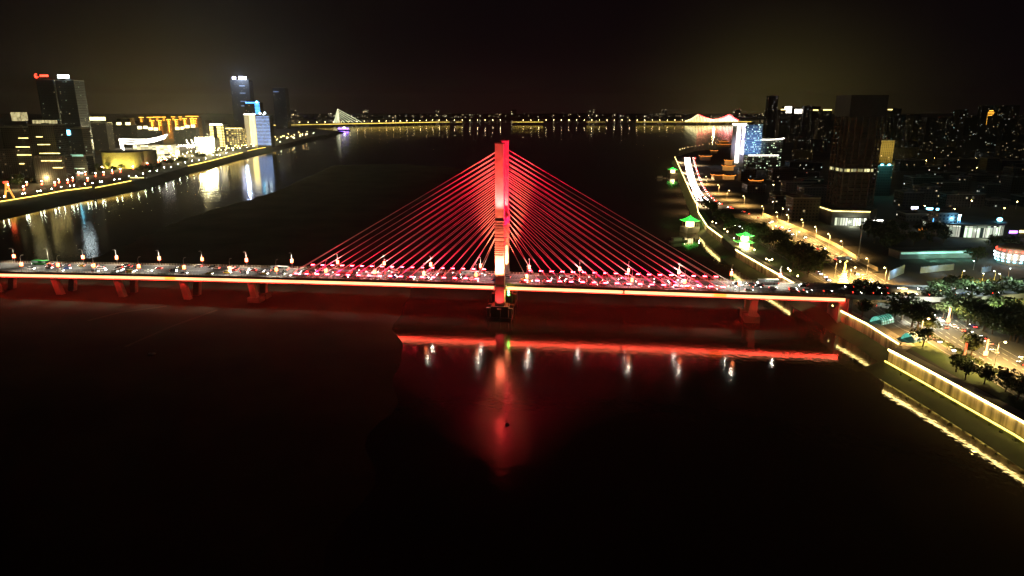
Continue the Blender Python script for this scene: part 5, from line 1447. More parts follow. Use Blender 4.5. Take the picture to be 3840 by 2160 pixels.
# hall with globes and zigzag light columns, and the dazzling screens
t, poly, zt = fb('exhibition_hall', 'low hall with a row of six globe lights and zigzag light columns beside the screens', 645, 735, 548, 1800, 40, M['dark_concrete'], ZL)
for i in range(6):
    a = GY(651 + i * 9.6, 546, 1797); b = MB(); b.ball(a, 2.2, 8, 6); b.build('globe_light', M['white_line'], t)
b = MB()
zz = lambda x, y: GY(x, y, 1797)
for pts in (((697, 545), (702, 555), (707, 535), (711, 555)), ((715, 545), (719, 555), (724, 535), (729, 553)), ((699, 523), (701, 535)), ((717, 523), (721, 535))):
    b.tube([zz(*p) for p in pts], .9, 5)
b.build('zigzag_light_frame', M['white_line'], t)
sc_ = thing('screen_building', 'building with two dazzling white LED walls facing the river', 'building')
for x0, x1, y0, y1, Y in ((736, 766, 517, 558, 1850), (769, 800, 516, 557, 1850)):
    a, c = GY(x0, y1, Y), GY(x1, y0, Y); b = MB(); b.box(((a.x + c.x) / 2, Y, (a.z + c.z) / 2), (c.x - a.x, 1, c.z - a.z)); b.build('led_wall', M['screen'], sc_)
a, c = GY(736, 558, 1851), GY(798, 519, 1851); b = MB(); b.box(((a.x + c.x) / 2, 1851 + 20, (c.z + ZL) / 2), (c.x - a.x + 3, 38, c.z - ZL)); b.build('walls', M['concrete'], sc_)
point('screen_glow_fill', ((a.x + c.x) / 2, 1838, 36), 1.1e6, (1, .84, .36), 6)  # unseen point added to widen the glow around the screens
# hotel group
t, poly, zt = fb('hotel_tower', 'hotel tower framed by stacked white-yellow light bars and a bright top bar', 785, 838, 468, 2100, 34, F_SPARSE, ZL)
zs = [zt - 3 - i * 4.6 for i in range(15)]
bars(t, 'light_bar_stripes', M['yel_line'], gx(786, 480, 2100), gx(799, 480, 2100), 2100, zs, 2.0); bars(t, 'light_bar_stripes', M['yel_line'], gx(813, 480, 2100), gx(830, 480, 2100), 2100, zs, 2.0); bars(t, 'light_bar_stripes', M['yel_line'], gx(833, 480, 2100), gx(838, 480, 2100), 2100, zs, 1.6)
bars(t, 'crown_light', M['white_line'], gx(786, 468, 2100), gx(833, 468, 2100), 2100, [zt + .6], 4.0)
t, poly, zt = fb('hotel_block', 'hotel block with a grid of yellow windows under a bright roof line', 846, 908, 484, 2050, 30, F_DOTS, ZL); bars(t, 'roof_edge_light', M['yel_line'], poly[0][0], poly[1][0], 2050, [zt + 2], 2.2)
t, poly, zt = fb('striped_tower', 'tower half smooth cream and half striped with yellow light bars', 914, 958, 430, 2080, 30, M['cream_glow'] if 'cream_glow' in M else M.setdefault('cream_glow', glow('cream front glow', (1, .82, .42), .45, False, .25, .03)), ZL)  # lit look of the front put into its material as emission
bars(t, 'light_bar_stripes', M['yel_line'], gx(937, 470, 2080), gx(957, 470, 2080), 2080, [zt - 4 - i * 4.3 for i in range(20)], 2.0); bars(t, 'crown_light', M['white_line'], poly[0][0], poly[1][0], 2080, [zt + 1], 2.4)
t, poly, zt = fb('blue_striped_tower', 'rounded tower banded with pale blue light', 957, 1008, 432, 2040, 34, F_SPARSE, ZL)
bars(t, 'light_bar_stripes', M['paleblue_line'], poly[0][0], poly[1][0], 2040, [zt - 4 - i * 4.0 for i in range(21)], 2.0)
for x, y in ((975, 425), (988, 433), (993, 424)):
    a = GY(x, y, 2050); b = MB(); b.ball((a.x, 2050, a.z), 3.0, 8, 6); b.build('roof_lamp', M['sign_white'], t)
t, poly, zt = fb('blue_edged_tower', 'dark tower with a blue-lit top edge and blue-barred corner', 915, 972, 384, 2350, 34, F_SPARSE, ZL)
bars(t, 'crown_light', M['blue_line'], gx(921, 384, 2350), poly[1][0], 2350, [zt - 1], 4); bars(t, 'light_bar_stripes', M['blue_line'], gx(956, 400, 2350), poly[1][0], 2350, [zt - 7 - i * 4.6 for i in range(17)], 2.6)
a = GY(963, 383, 2349); b = MB(); b.ball((a.x, 2348, a.z), 4, 8, 6); b.build('roof_lamp', M['sign_cyan'], t)
t, poly, zt = fb('supertall_tower', 'tallest dark tower with a violet-white sign at its top', 862, 932, 300, 3900, 60, F_SPARSE, ZL)
rsign('small round violet-white sign on the tallest tower', 871, 884, 288, 297, 3896, M['sign_violet'], 1); rsign('long violet-white sign on the tallest tower', 895, 923, 287, 297, 3896, M['sign_violet'], 2)
point('sign_light', (GY(905, 290, 3900).x, 3860, GY(905, 290, 3900).z), 6e5, (.55, .7, 1), 5)
bars(t, 'lit_floor_lines', M['paleblue_line'], gx(897, 322, 3899), gx(918, 322, 3899), 3899, [GY(900, y, 3899).z for y in (322, 349, 380, 397)], 2.0)
t, poly, zt = fb('supertall_tower', 'second tallest tower, dark with one pale line near its top', 1022, 1068, 330, 3900, 60, F_SPARSE, ZL)
bars(t, 'lit_floor_lines', M['paleblue_line'], gx(1025, 344, 3899), gx(1046, 344, 3899), 3899, [GY(1030, 344, 3899).z], 2.6)
rnd = random.Random(9)
for i in range(16):
    px = -40 + i * 68 + rnd.uniform(-15, 15)
    fb('far_flats', 'dim distant apartment tower, %s along the opera bank skyline' % nth(i + 1), px, px + rnd.uniform(26, 50), rnd.uniform(448, 474), rnd.uniform(2700, 3500), 30, [F_FLATS, F_DARK, F_SPARSE][i % 3], ZL, 'dim towers behind the opera bank', False)
for i in range(9):
    px = 10 + i * 32; Y = rnd.uniform(1250, 1450)
    fb('far_flats', 'dim mid-rise block behind the stepped flats, %s towards the opera hall' % nth(i + 1), px, px + rnd.uniform(22, 40), rnd.uniform(520, 570), Y, 22, [F_FLATS, F_DARK2][i % 2], ZL, 'mid-rise blocks behind the stepped flats', False)
# embankment trees of the opera bank
for i in range(46):
    f = i / 45; px = 20 + f * 1000 + rnd.uniform(-12, 12)
    x = px; yb = 735 - 0.165 * px - 22 + rnd.uniform(-16, 8) if px < 520 else 672 - .245 * (px - 520) - 16 + rnd.uniform(-10, 5)
    g = G(x, yb, ZL)
    if g.x < at_y([(p.x, p.y) for p in STRIP_L], g.y) - 6:
        tree(g, ZL, rnd.uniform(.9, 1.25), i % 6, 'dark riverside tree on the opera hall bank, %s along the promenade' % nth(i + 1), 'trees on the opera hall promenade')

# ------------------------------------------------------------------ far shore and far bridges
b = MB(); b.prism([(-4000, 8200), (-1500, 7900), (0, 7700), (2600, 7800), (6000, 8300), (6000, 11800), (-4000, 11800)], -2.4, 8.0); tag(b.build('far_shore', M['earth']), kind='structure')
for i in range(58):
    px = 1080 + i * 31 + rnd.uniform(-10, 10); Y = rnd.uniform(7950, 9500)
    g = GY(px, 430, Y); w_ = rnd.uniform(50, 130); h = rnd.uniform(18, 55) if i % 9 else 95
    poly = [(g.x, Y), (g.x + w_, Y), (g.x + w_, Y + 30), (g.x, Y + 30)]
    bpoly('far_shore_block', 'tiny lit block on the far shore, %s along the horizon from the cable bridge' % nth(i + 1), poly, 7.5, 8 + h, F_FAR if 'F_FAR' in globals() else globals().setdefault('F_FAR', facade('far front', (.06, .05, .05), .09, (1, .7, .3), (1, .9, .6), 6.0, 14, 9, .5, .5)), 'blocks on the far shore', False)
fl = lambda px, py, z=18: G(px, py, z)
FB0, FB1, FB2, FB3 = fl(1010, 470), fl(1640, 457.5), fl(2568, 457.0), fl(2766, 456.5)
def deckline(t, p, q, mat, gaps=(), lw=3.2):
    d = q - p; a = math.atan2(d.y, d.x); m_ = (p + q) / 2
    b = MB(); b.box((m_.x, m_.y, 16.2), (d.length, 26, 3.0), a); b.build('deck', M['concrete'], t)
    n = Vector((d.y, -d.x, 0)).normalized()
    if n.y > 0: n = -n
    b = MB(); k = 40
    for i in range(k):
        if any(g0 <= i / k < g1 for g0, g1 in gaps): continue
        c = p + d * ((i + .5) / k) + n * 13.6; b.box((c.x, c.y, 18), (d.length / k, 1.0, lw), a)
    b.build('light_strip', mat, t)
    k = int(d.length / 130)
    for i in range(k):
        c = p + d * ((i + .5) / k); b = MB(); b.box((c.x, c.y, 6.5), (5, 22, 16), a); b.build('pier', M['concrete'], t)
    return d, n
t1 = thing('far_cable_bridge', 'distant yellow-lit cable-stayed bridge with one leaning pylon', 'bridge')
d, n = deckline(t1, FB0, FB1, M['strip_bridge'], ((.05, .1),))
pb = fl(1272, 461); pt = GY(1266, 408, pb.y)
b = MB(); b.tube([pb, pt], 3.6, 6, 0, 2.4); b.build('pylon', glow('pale pylon glow', (1, .85, .5), 1.6), t1)  # light on the pylon put into its material as emission
M['far_cable'] = glow('far cable glow', (.95, 1, .6), 2.2, False, .8, .01)  # patchy light on the stays put in as uneven emission
for k in range(5):
    for s_, ln in ((-1, 22), (1, 90)):
        e = fl(1272 + s_ * ln * (k + 1.2) / 5.5, 461 - .02 * s_ * ln); st = pb.lerp(pt, .45 + .13 * k)
        b = MB(); b.tube([st, e], 1.3, 5); b.build('stay_cable', M['far_cable'], t1)
t2 = thing('far_road_bridge', 'distant middle span of low road bridge with broken yellow light lines', 'bridge')
deckline(t2, FB1, FB2, M['strip_bridge'], ((.03, .06), (.1, .3), (.42, .6), (.66, .8)), 1.6)
t3 = thing('suspension_bridge', 'distant suspension bridge with glowing white hangers and red main cables', 'bridge')
deckline(t3, FB2, FB3 + (FB3 - FB2) * .25, M['strip_bridge'])
M['hanger'] = glow('lit hangers', (1, .88, .4), 3.2, False, .3, .005); M['hanger_w'] = glow('white hangers', (1, .93, .8), 3.4); M['red_cable'] = glow('red main cable', (1, .05, .06), 7.0)
TWR = [2614, 2731]; dk = lambda px: FB2.lerp(FB3, (px - 2568) / 198.0)
def sus_y(px):
    pts = [(2568, 455), (2590, 447), (2614, 430), (2640, 441), (2672, 450), (2704, 443), (2731, 430), (2750, 443), (2766, 452)]
    for (x0, y0), (x1, y1) in zip(pts[:-1], pts[1:]):
        if x0 <= px <= x1: return y0 + (y1 - y0) * (px - x0) / (x1 - x0)
for x in TWR:
    q = dk(x); top = GY(x, 428, q.y); b = MB()
    for o in (-10, 10): b.box((q.x + o * .3, q.y + o, top.z / 2), (6, 6, top.z))
    b.box((q.x, q.y, top.z - 4), (7, 26, 4)); b.build('tower', M['pylon'], t3)
px = 2572
while px < 2765:
    q = dk(px); zt = GY(px, sus_y(px), q.y).z
    b = MB(); b.box((q.x, q.y - 12, (zt + 18) / 2), (5.0, 2, max(2, zt - 18))); b.build('hanger', M['hanger'] if px < 2690 else M['hanger_w'], t3); px += 5.6
for x0, x1, m_ in ((2568, 2614, M['hanger']), (2614, 2672, M['red_cable']), (2672, 2731, M['red_cable']), (2731, 2766, M['red_cable'])):
    b = MB(); P = []
    for i in range(9):
        x = x0 + (x1 - x0) * i / 8; q = dk(x); P.append(Vector((q.x, q.y - 12, GY(x, sus_y(x), q.y).z)))
    b.tube(P, 4.5, 6); b.build('main_cable', m_, t3)
point('bridge_glow_fill', (dk(2670).x, dk(2670).y - 60, 45), 4.0e5, (1, .82, .35), 6)  # unseen point added for the haze glow around the bridge
fl_ = None
for i in range(62):
    px = 1020 + i * 28.5
    q = FB0.lerp(FB1, (px - 1010) / 630) if px < 1640 else FB1.lerp(FB2, (px - 1640) / 928)
    lab = 'pinprick lamp on the distant bridge deck, %s counted from the opera bank' % nth(i + 1)
    if 1900 < px < 1960: continue
    if fl_ is None:
        fl_ = thing('bridge_lamp', lab, 'street lamp', (q.x, q.y, 17.7), 0, 'lamps on the distant bridges'); b = MB(); b.tube([(0, 0, 0), (0, 0, 14)], .4, 5); b.build('pole', M['steel'], fl_); b = MB(); b.ball((0, 0, 14.6), 1.5, 6, 4); b.build('lens', M['lamp_bridge_far'], fl_)
    else: dup(fl_, (q.x, q.y, 17.7), 0, lab, 'lamps on the distant bridges')
# purple tour boat by the far bridge, buoy and skiff near by
w = G(1290, 489, 0); t = thing('tour_boat', 'small tour boat glowing purple below the distant cable bridge', 'boat', (w.x, w.y, 0), -.4)
b = MB(); b.prism([(-40, -9), (30, -9), (44, 0), (30, 9), (-40, 9)], -1, 6); b.build('hull', M['dark_steel'], t)
b = MB(); b.box((-4, 0, 9.5), (60, 14, 7)); b.build('cabin', M['purple'], t); b = MB(); b.box((2, 0, 16), (10, 8, 6)); b.build('wheelhouse', M['white_line'], t)
w = G(1903, 1594, 0); t = thing('buoy', 'dark round buoy floating on the red reflection of the pylon', 'buoy', (w.x, w.y, 0))
b = MB(); b.cyl((0, 0, -.5), .95, 1.1, 14, 0, .8); b.build('float', M['rubber'], t); b = MB(); b.tube([(.2, 0, .5), (.25, 0, 1.5)], .3, 6, 0, .1); b.box((-.5, 0, .8), (.5, .5, .6)); b.build('topmark', M['dark_steel'], t)
w = G(570, 1327, 1.2); t = thing('rowing_boat', 'tiny pale boat lying on the dark sandbar', 'boat', (w.x, w.y, 1.0), .2)
b = MB(); b.prism([(-1.6, -.6), (1.0, -.6), (1.9, 0), (1.0, .6), (-1.6, .6)], 0, .6); b.build('hull', M['white_wall'], t); b = MB(); b.box((-.3, 0, .66), (.3, 1.1, .08)); b.build('thwart', M['bark'], t)
# ------------------------------------------------------------------ lamps on the bridge
def proj(p):
    z = p.z - CAM_Z; c = p.y * CP - z * SP; u = p.y * SP + z * CP
    return 1920 + FOC * p.x / c, 1080 - FOC * u / c
def s_at(px, n, dz=0.0):
    lo, hi = -420.0, 260.0
    for _ in range(50):
        m_ = (lo + hi) / 2
        if proj(B(m_, n, dz))[0] < px: lo = m_
        else: hi = m_
    return lo
def bridge_lamp(label, group, lantern=True):
    t = thing('lantern_lamp_post', label, 'lamp post', (0, 0, 0), 0, group)
    b = MB(); b.tube([(0, 0, 0), (0, 0, 6), (0, 0, 9.6)], .17, 7, 0, .1); b.cyl((0, 0, 0), .3, .6, 8); b.build('pole', M['lamp_pole'], t)
    b = MB(); b.tube([(0, 0, 9.5), (0, .5, 10.4), (0, 1.6, 10.75)], .09, 6); b.build('arm', M['lamp_pole'], t)
    b = MB(); b.box((0, 1.9, 10.75), (.7, 1.5, .2)); h = b.build('lamp_head', M['lamp_pole'], t)
    b = MB(); b.face([(-.3, 2.6, 10.64), (.3, 2.6, 10.64), (.3, 1.25, 10.64), (-.3, 1.25, 10.64)]); b.build('lens', M['lamp_bridge'], h)
    if lantern:
        b = MB(); b.box((0, 0, 4.9), (1.2, 1.2, 1.7)); l = b.build('lantern', M['lantern'], t)
        b = MB(); b.box((0, 0, 5.9), (1.45, 1.45, .2)); b.box((0, 0, 3.9), (1.45, 1.45, .2)); b.build('lantern_trim', M['lantern_red'], l)
    return t
M['lamp_pole'] = surf('pale painted pole', (.5, .48, .42), .5, .0, .05)
M['lamp_bridge'] = glow('bridge lamp lens', (1, .93, .75), 400.0, True)
FARX = [52, 180, 311, 437, 597, 758, 924, 1094, 1266, 1441, 1615, 1802, 1985, 2174, 2357, 2546, 2743, 2926]
NEARX = [80, 217, 351, 520, 690, 862, 1036, 1222, 1405, 1589, 1785, 1976, 2370, 2568, 2773]
LC = (1.0, 0.93, 0.72)
protoL = protoN = None
for row, xs_ in (('far', FARX), ('near', NEARX)):
    for px in xs_:
        n = DW - .9 if row == 'far' else .9
        s = s_at(px, n, 5); p = B(s, n, .14)
        w = [x for x in xs_ if (x < 1890) == (px < 1890)]
        k = (sorted(w, reverse=True) if px < 1890 else sorted(w)).index(px) + 1
        side = 'opera hall' if px < 1890 else 'road bank'
        lan = not (row == 'far' and px == 180)
        lab = ('lamp post with lantern by the %s railing, %s from the pylon towards the %s' % (row, nth(k), side)) if lan else 'only lamp post without a lantern by the far railing, second from the opera hall end'
        rz = BRZ + (math.pi if row == 'far' else 0)
        if not lan:
            t = bridge_lamp(lab, 'lamp posts on the bridge', False); t.location = p; t.rotation_euler = (0, 0, rz)
        elif protoL is None:
            protoL = bridge_lamp(lab, 'lamp posts on the bridge'); protoL.location = p; protoL.rotation_euler = (0, 0, rz)
        else: dup(protoL, p, rz, lab, 'lamp posts on the bridge')
        q = B(s, n + (-2.2 if row == 'far' else 2.2), 10.4)
        c = LC if abs(s) > 130 else (1.0, .42, .45)  # pink lamp tint stands in for floodlight spill on the deck
        spot('deck_light', q, (q - N_ * (-2.5 if row == 'near' else 2.5)).to_2d().to_3d(), 1.1e4 if s < 100 else 2.6e4, c, 112, .4, .25)

# ------------------------------------------------------------------ vehicles
PAINT = {'white': (.75, .75, .73), 'silver': (.42, .43, .44), 'black': (.02, .02, .022), 'grey': (.13, .13, .14), 'red': (.35, .02, .02), 'blue': (.03, .06, .25), 'yellow': (.6, .38, .03)}
PM = {k: surf(k + ' car paint', v, .3, .0, .04) for k, v in PAINT.items()}
def extr(prof, w0, w1, m=0):
    """side profile (x, z) made into a body w0 wide at the bottom, w1 at the top"""
    b = MB(); zs = [p[1] for p in prof]; z0, z1 = min(zs), max(zs)
    wd = lambda z: (w0 + (w1 - w0) * (z - z0) / (z1 - z0)) / 2
    n = len(prof)
    for i in range(n):
        p, q = prof[i], prof[(i + 1) % n]
        b.face([(p[0], -wd(p[1]), p[1]), (p[0], wd(p[1]), p[1]), (q[0], wd(q[1]), q[1]), (q[0], -wd(q[1]), q[1])], m)
    b.face([(p[0], -wd(p[1]), p[1]) for p in prof], m); b.face([(p[0], wd(p[1]), p[1]) for p in reversed(prof)], m)
    return b
BODY = [(-2.2, .3), (2.2, .3), (2.25, .62), (1.9, .86), (1.0, .96), (-1.75, 1.0), (-2.2, .92), (-2.28, .6)]
CAB = [(-1.7, .99), (1.0, .955), (.25, 1.42), (-1.15, 1.45)]
ROOF = [(-1.12, 1.44), (.24, 1.41), (.1, 1.5), (-1.0, 1.52)]
VBODY = [(-2.3, .35), (2.3, .35), (2.35, .75), (2.05, 1.05), (1.25, 1.15), (-2.2, 1.15), (-2.35, .7)]
VCAB = [(-2.18, 1.14), (1.25, 1.14), (.55, 1.78), (-2.0, 1.8)]
VROOF = [(-1.98, 1.79), (.52, 1.77), (.4, 1.88), (-1.85, 1.9)]
def lampmesh(name, x, z, sx, sz, mat):
    b = MB(); b.box((x, 0, z), (sx, .42, sz)); return b.mesh(name, [mat])
HEADM = lampmesh('headlight', 0, 0, .16, .24, M['head']); TAILM = lampmesh('taillight', 0, 0, .14, .22, M['tail'])
b = MB()
wh = MB()
for i in range(10):
    a, c = 2 * math.pi * i / 10, 2 * math.pi * (i + 1) / 10
    P = lambda t, y: (.33 * math.cos(t), y, .33 * math.sin(t))
    wh.face([P(a, -.11), P(c, -.11), P(c, .11), P(a, .11)])
wh.face([(.33 * math.cos(2 * math.pi * i / 10), -.11, .33 * math.sin(2 * math.pi * i / 10)) for i in range(10)])
wh.face([(.33 * math.cos(-2 * math.pi * i / 10), .11, .33 * math.sin(-2 * math.pi * i / 10)) for i in range(10)])
WHEEL = wh.mesh('wheel', [M['rubber']])
CARS = {}
for k in PAINT:
    CARS[k, 0] = (extr(BODY, 1.82, 1.74).mesh('body', [PM[k]]), extr(CAB, 1.66, 1.3).mesh('windows', [M['glass']]), extr(ROOF, 1.3, 1.15).mesh('roof', [PM[k]]))
    CARS[k, 1] = (extr(VBODY, 1.9, 1.85).mesh('body', [PM[k]]), extr(VCAB, 1.8, 1.5).mesh('windows', [M['glass']]), extr(VROOF, 1.5, 1.35).mesh('roof', [PM[k]]))
NCAR = 0
def car(loc, rz, col, kind, label, group, wheels=True, cab=True, hs=1.0, pitch=0.0):
    global NCAR
    NCAR += 1
    t = thing('van' if kind else 'car', label, 'van' if kind else 'car', loc, rz, group)
    bm_, wm, rm = CARS[col, kind]
    link('body', bm_, t)
    if cab:
        link('windows', wm, t); link('roof', rm, t)
    hx = 2.3 if kind else 2.18; hz = .78 if kind else .66
    for y in (-.6, .6):
        o = link('headlight', HEADM, t, (hx, y, hz)); o.scale = (hs, hs, hs)
        o = link('taillight', TAILM, t, (-hx - .04, y, hz + .1)); o.scale = (hs, hs, hs)
    if wheels:
        for x in (-1.35, 1.35):
            for y in (-.86, .86): link('wheel', WHEEL, t, (x, y, .33))
    return t
rnd = random.Random(2024)
COLS = ['white'] * 7 + ['silver'] * 4 + ['black'] * 4 + ['grey'] * 3 + ['red', 'blue', 'yellow']
LANES = [(3.9, 1, 'near-railing lane'), (7.4, 1, 'near middle lane'), (11.0, 1, 'near inner lane'), (15.0, -1, 'far inner lane'), (18.6, -1, 'far middle lane'), (22.1, -1, 'far-railing lane')]
BUSES = [(s_at(152, 22, 1.5), 5, 'green'), (s_at(1046, 18, 1.5), 4, 'white'), (s_at(1284, 15, 1.5), 3, 'red'), (s_at(1388, 7, 1.5), 1, 'white'), (s_at(1762, 18, 1.5), 4, 'white'), (s_at(2135, 18, 1.5), 4, 'red'), (s_at(2880, 22, 1.5), 5, 'white')]
for li, (n, dr, nm) in enumerate(LANES):
    s = -338 + rnd.uniform(0, 14); pos = []
    while s < 192:
        gap = rnd.choice([8, 9, 11, 14, 20, 30, 42]) * (1.25 if s < -120 else 1.0)
        s += gap
        if s < 192 and not any(bl_ == li and abs(bs - s) < 11 for bs, bl_, _ in BUSES): pos.append(s)
    for s in pos:
        side = 'opera hall' if s < 0 else 'road bank'
        w = sorted([x for x in pos if (x < 0) == (s < 0)], key=abs); k = w.index(s) + 1
        c = rnd.choice(COLS); kd = 1 if rnd.random() < .22 else 0
        car(B(s, n + rnd.uniform(-.25, .25), .01), BRZ + (0 if dr > 0 else math.pi), c, kd, '%s %s in the %s, %s from the pylon towards the %s' % (c, 'van' if kd else 'car', nm, nth(k), side), 'vehicles on the bridge')
BP = {'green': surf('green bus paint', (.03, .3, .05), .4), 'white': PM['white'], 'red': surf('dark red bus paint', (.3, .03, .03), .4)}
M['bus_glass'] = facade('lit bus windows', (.05, .05, .05), .8, (.8, 1, .8), (1, 1, .8), .5, 1.4, 20, .85, .95)
def bus(loc, rz, col, label, group='buses on the bridge'):
    t = thing('bus', label, 'bus', loc, rz, group)
    b = MB(); b.box((0, 0, .95), (11.6, 2.5, 1.3)); b.build('body', BP[col], t)
    b = MB(); b.box((0, 0, 2.15), (11.5, 2.44, 1.1)); b.build('windows', M['bus_glass'], t)
    b = MB(); b.box((0, 0, 2.86), (11.6, 2.5, .32)); b.box((1.5, 0, 3.12), (3, 1.6, .22)); b.build('roof', BP[col], t)
    for y in (-.95, .95):
        o = link('headlight', HEADM, t, (5.85, y, .8)); o.scale = (1.4, 1.4, 1.4); o = link('taillight', TAILM, t, (-5.85, y, .9)); o.scale = (1.4, 1.4, 1.4)
        for x in (-3.4, 3.6):
            o = link('wheel', WHEEL, t, (x, y * 1.24, .5)); o.scale = (1.45, 1.3, 1.45)
for (s, li, col), lb in zip(BUSES, ('green bus by the far railing near the opera hall end', 'white bus in the far middle lane before the first cables', 'dark red bus in the far inner lane below the outer cables', 'long white bus in the near middle lane', 'white bus in the far lanes just before the pylon', 'dark red bus in the far lanes past the pylon', 'white bus by the far railing at the road bank end')):
    n, dr, _ = LANES[li]; bus(B(s, n, .01), BRZ + (0 if dr > 0 else math.pi), col, lb)
# riverside road: the jam
def sample(P, off, d0, d1, gap):
    out = []; run = 0.0; nxt = d0
    for p, q in zip(P[:-1], P[1:]):
        d = q - p; L = d.length
        if L < 1e-6: continue
        d /= L
        while nxt < run + L and nxt < d1:
            f = nxt - run; n = Vector((-d.y, d.x, 0)); out.append((p + d * f + n * off, math.atan2(d.y, d.x))); nxt += gap()
        run += L
    return out
LA = sum((q - p).length for p, q in zip(ROAD_A[:-1], ROAD_A[1:]))
JAM = 'cars in the riverside jam'
for road, off, dr, nm, gp, end in ((ROAD_B, 2.2, 0, 'outer oncoming lane', 17, 800), (ROAD_B, -2.2, 0, 'inner oncoming lane', 17, 800), (ROAD_A, -7.5, 0, 'third oncoming lane', 24, 820), (ROAD_A, 1.5, 1, 'first outbound lane', 24, 860), (ROAD_A, 5.5, 1, 'second outbound lane', 24, 860)):
    for i, (p, a) in enumerate(sample(road, off, 20, end, lambda: gp + rnd.uniform(-4, 6))):
        if NCAR > 292: break
        c = rnd.choice(COLS)
        car((p.x, p.y, ZR + .02), a + (math.pi if dr else 0), c, 0, '%s car in the %s of the jammed riverside road, %s from the bend' % (c, nm, nth(i + 1)), JAM, False, True, 2.6)
FREE = [((2683, 752), 1), ((2744, 783), 1), ((2788, 795), 1), ((2806, 803), 1), ((2843, 817), 1), ((2885, 836), 0), ((2893, 832), 0), ((2930, 854), 0), ((2923, 857), 1), ((2966, 862), 1), ((2956, 866), 0), ((2970, 880), 0), ((3017, 891), 0), ((3020, 900), 1), ((3059, 919), 1), ((3064, 934), 1), ((3088, 933), 0),
        ((3241, 1038), 1), ((3212, 1030), 0), ((3232, 1046), 1), ((3260, 1057), 0), ((3430, 1139), 1), ((3410, 1150), 0), ((3440, 1162), 1), ((3475, 1163), 1), ((3494, 1182), 0), ((3526, 1203), 0), ((3548, 1201), 0), ((3543, 1229), 1), ((3574, 1226), 1), ((3605, 1240), 1), ((3632, 1244), 0), ((3648, 1226), 1), ((3640, 1277), 1), ((3690, 1270), 1), ((3707, 1290), 1), ((3728, 1322), 1), ((3830, 1368), 1), ((3838, 1350), 1)]
for i, (p, red) in enumerate(FREE):
    w = g10(p); j = min(range(len(ROAD_A) - 1), key=lambda q: (ROAD_A[q] - w).length); d = ROAD_A[j + 1] - ROAD_A[j]; a = math.atan2(d.y, d.x)
    c = rnd.choice(COLS); car((w.x, w.y, ZR + .02), a + (math.pi if red else 0), c, 0, '%s car with %s lights towards us on the open riverside road, %s from the jam' % (c, 'red' if red else 'white', nth(i + 1)), 'cars on the open riverside road', True, True, 1.25)
FR = [((3092, 1040), 0), ((3075, 1028), 0), ((3062, 1019), 0), ((3105, 1052), 0), ((2757, 846), 0), ((2772, 850), 0), ((2783, 858), 0), ((2735, 835), 0), ((3500, 1272), 0), ((3515, 1282), 0), ((3566, 1314), 0), ((3690, 1386), 0), ((3835, 1470), 0), ((3630, 1355), 0)]
for i, (p, red) in enumerate(FR):
    w = g10(p); j = min(range(len(ROAD_B) - 1), key=lambda q: (ROAD_B[q] - w).length); d = ROAD_B[j + 1] - ROAD_B[j]; a = math.atan2(d.y, d.x)
    c = rnd.choice(COLS); car((w.x, w.y, ZR + .02), a, c, 0, '%s car on the tree-lined frontage road, %s with white headlights from the jam' % (c, nth(i + 1)), 'cars on the frontage road', True, True, 1.2)
w = g10((3160, 976)); bus((w.x, w.y, ZR + .02), 0.15, 'white', 'long white bus turning across the riverside road beside the golden sculpture', 'buses by the road bank')
w = g10((3330, 1158)); bus((w.x, w.y, ZR + .02), math.atan2(-30, 28), 'white', 'white bus heading towards us below the viaduct', 'buses by the road bank')
for i, f in enumerate([.03, .07, .1, .14, .18, .22, .27, .3, .35, .4, .44, .48, .53, .6]):
    for nn, dr in ((6, 0), (19, 1)):
        if rnd.random() < .3: continue
        x = f * 5; k = int(x); u = x - k
        a = Vector((*VN[k], 0)).lerp(Vector((*VN[k + 1], 0)), u); e = Vector((*VF[k], 0)).lerp(Vector((*VF[k + 1], 0)), u); p = a.lerp(e, nn / 26)
        d = Vector((*VN[k + 1], 0)) - Vector((*VN[k], 0)); c = rnd.choice(COLS); z = VZ[k] + (VZ[k + 1] - VZ[k]) * u
        car((p.x, p.y, z + .02), math.atan2(d.y, d.x) + (0 if nn < 13 else math.pi), c, 0, '%s car in the %s carriageway of the viaduct, %s from the bridge end' % (c, 'near' if nn < 13 else 'far', nth(i + 1)), 'cars on the viaduct', True, True, 1.2)

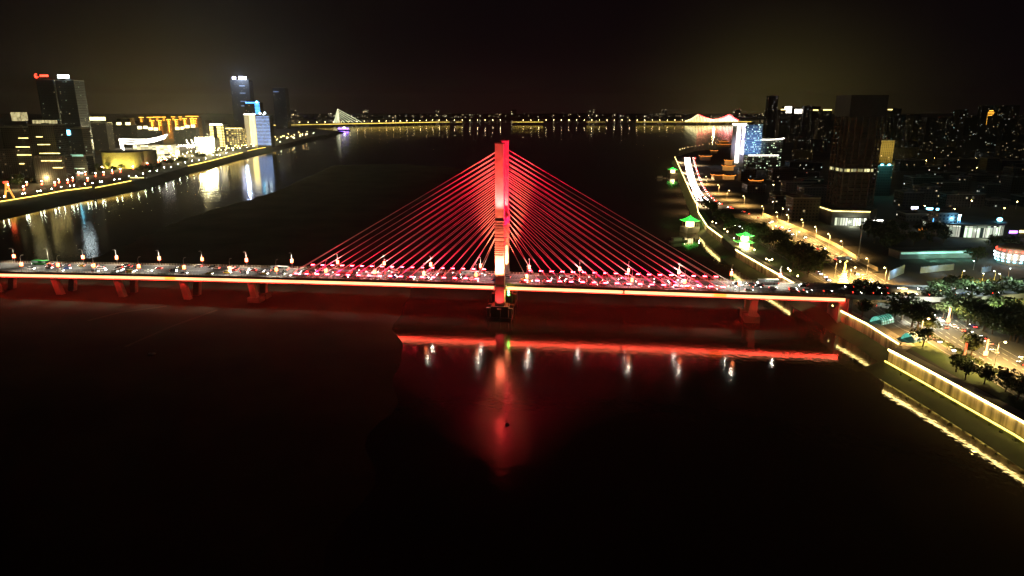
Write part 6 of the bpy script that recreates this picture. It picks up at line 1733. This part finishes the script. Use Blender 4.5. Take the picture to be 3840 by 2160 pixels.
# ------------------------------------------------------------------ lamps of the opera hall bank
def glowlamp(name, h, r, mat, red=False):
    t = thing(name, 'lamp', 'street lamp', (0, 0, 0)); b = MB(); b.tube([(0, 0, 0), (0, 0, h)], .16, 5, 0, .1); b.build('pole', M['dark_steel'], t)
    b = MB(); b.ball((0, 0, h + .3), r, 7, 5); b.build('lens', mat, t)
    if red:
        b = MB(); b.ball((0, -.5, h * .55), .95, 7, 5); b.ball((0, .6, h * .7), .7, 7, 5); b.build('lantern', M['lamp_far_red'], t)
    return t
PRO = {'cool': glowlamp('promenade_lamp', 6, .55, M['lamp_far_cool']), 'warm': glowlamp('street_lamp', 9, .6, M['lamp_far']), 'lan': glowlamp('lantern_street_lamp', 9, .65, M['lamp_far_cool'], True)}
used = set()
def put(kind, p, label, group):
    g = G(p[0], p[1], ZL + (6 if kind == 'cool' else 9))
    lim = at_y([(q.x, q.y) for q in STRIP_L], g.y) - 1.5
    x = min(g.x, lim)
    if kind not in used:
        used.add(kind); o = PRO[kind]; o.location = (x, g.y, ZL); o['label'] = label; o['group'] = group
    else: dup(PRO[kind], (x, g.y, ZL), 0, label, group)
ci = 0
def line_y(px):
    P = [(-20, 758), (0, 756), (127, 735.7), (238, 715), (343, 702), (492, 678), (706, 622), (790, 603), (909, 572), (1032, 547), (1185, 508)]
    for (x0, y0), (x1, y1) in zip(P[:-1], P[1:]):
        if x0 <= px <= x1: return y0 + (y1 - y0) * (px - x0) / (x1 - x0)
for i in range(44):
    px = 16 + 1160 * (i / 43) ** .92; ci += 1
    put('cool', (px, line_y(px) - 13 + rnd.uniform(-5, 3)), 'cool white promenade lamp on the opera hall bank, %s from the orange arch' % nth(ci), 'promenade lamps on the opera hall bank')
for i, p in enumerate(((30, 693), (99, 683), (156, 680), (220, 674), (272, 667), (294, 646), (320, 646), (358, 650), (388, 646), (421, 640), (451, 635), (499, 624), (552, 611), (593, 601), (619, 594), (88, 700), (205, 684), (253, 675), (328, 668))):
    put('lan', p, 'street lamp hung with red lanterns on the opera hall bank, %s of its row' % nth(i + 1), 'lantern lamps on the opera hall bank')
for i in range(86):
    if i < 40: f = i / 39; p = (520 + 300 * f + rnd.uniform(-8, 8), 596 - 26 * f + rnd.uniform(-16, 14))
    else: f = (i - 40) / 45; p = (826 + 325 * f + rnd.uniform(-6, 6), 560 - 62 * f + rnd.uniform(-9, 7))
    put('warm', p, 'small warm street lamp on the boulevard below the hotels, %s from the opera hall' % nth(i + 1), 'boulevard lamps on the opera hall bank')
for x, y, e in ((170, 690, 9e3), (300, 660, 9e3), (430, 640, 1e4), (560, 610, 1.4e4), (680, 585, 2e4), (800, 565, 2e4), (950, 540, 2.5e4), (60, 712, 8e3)):  # points added for the street glow on the ground
    g = G(x, y, ZL); point('boulevard_glow_fill', (g.x, g.y, ZL + 9), e * 3, (1, .74, .3), .8)
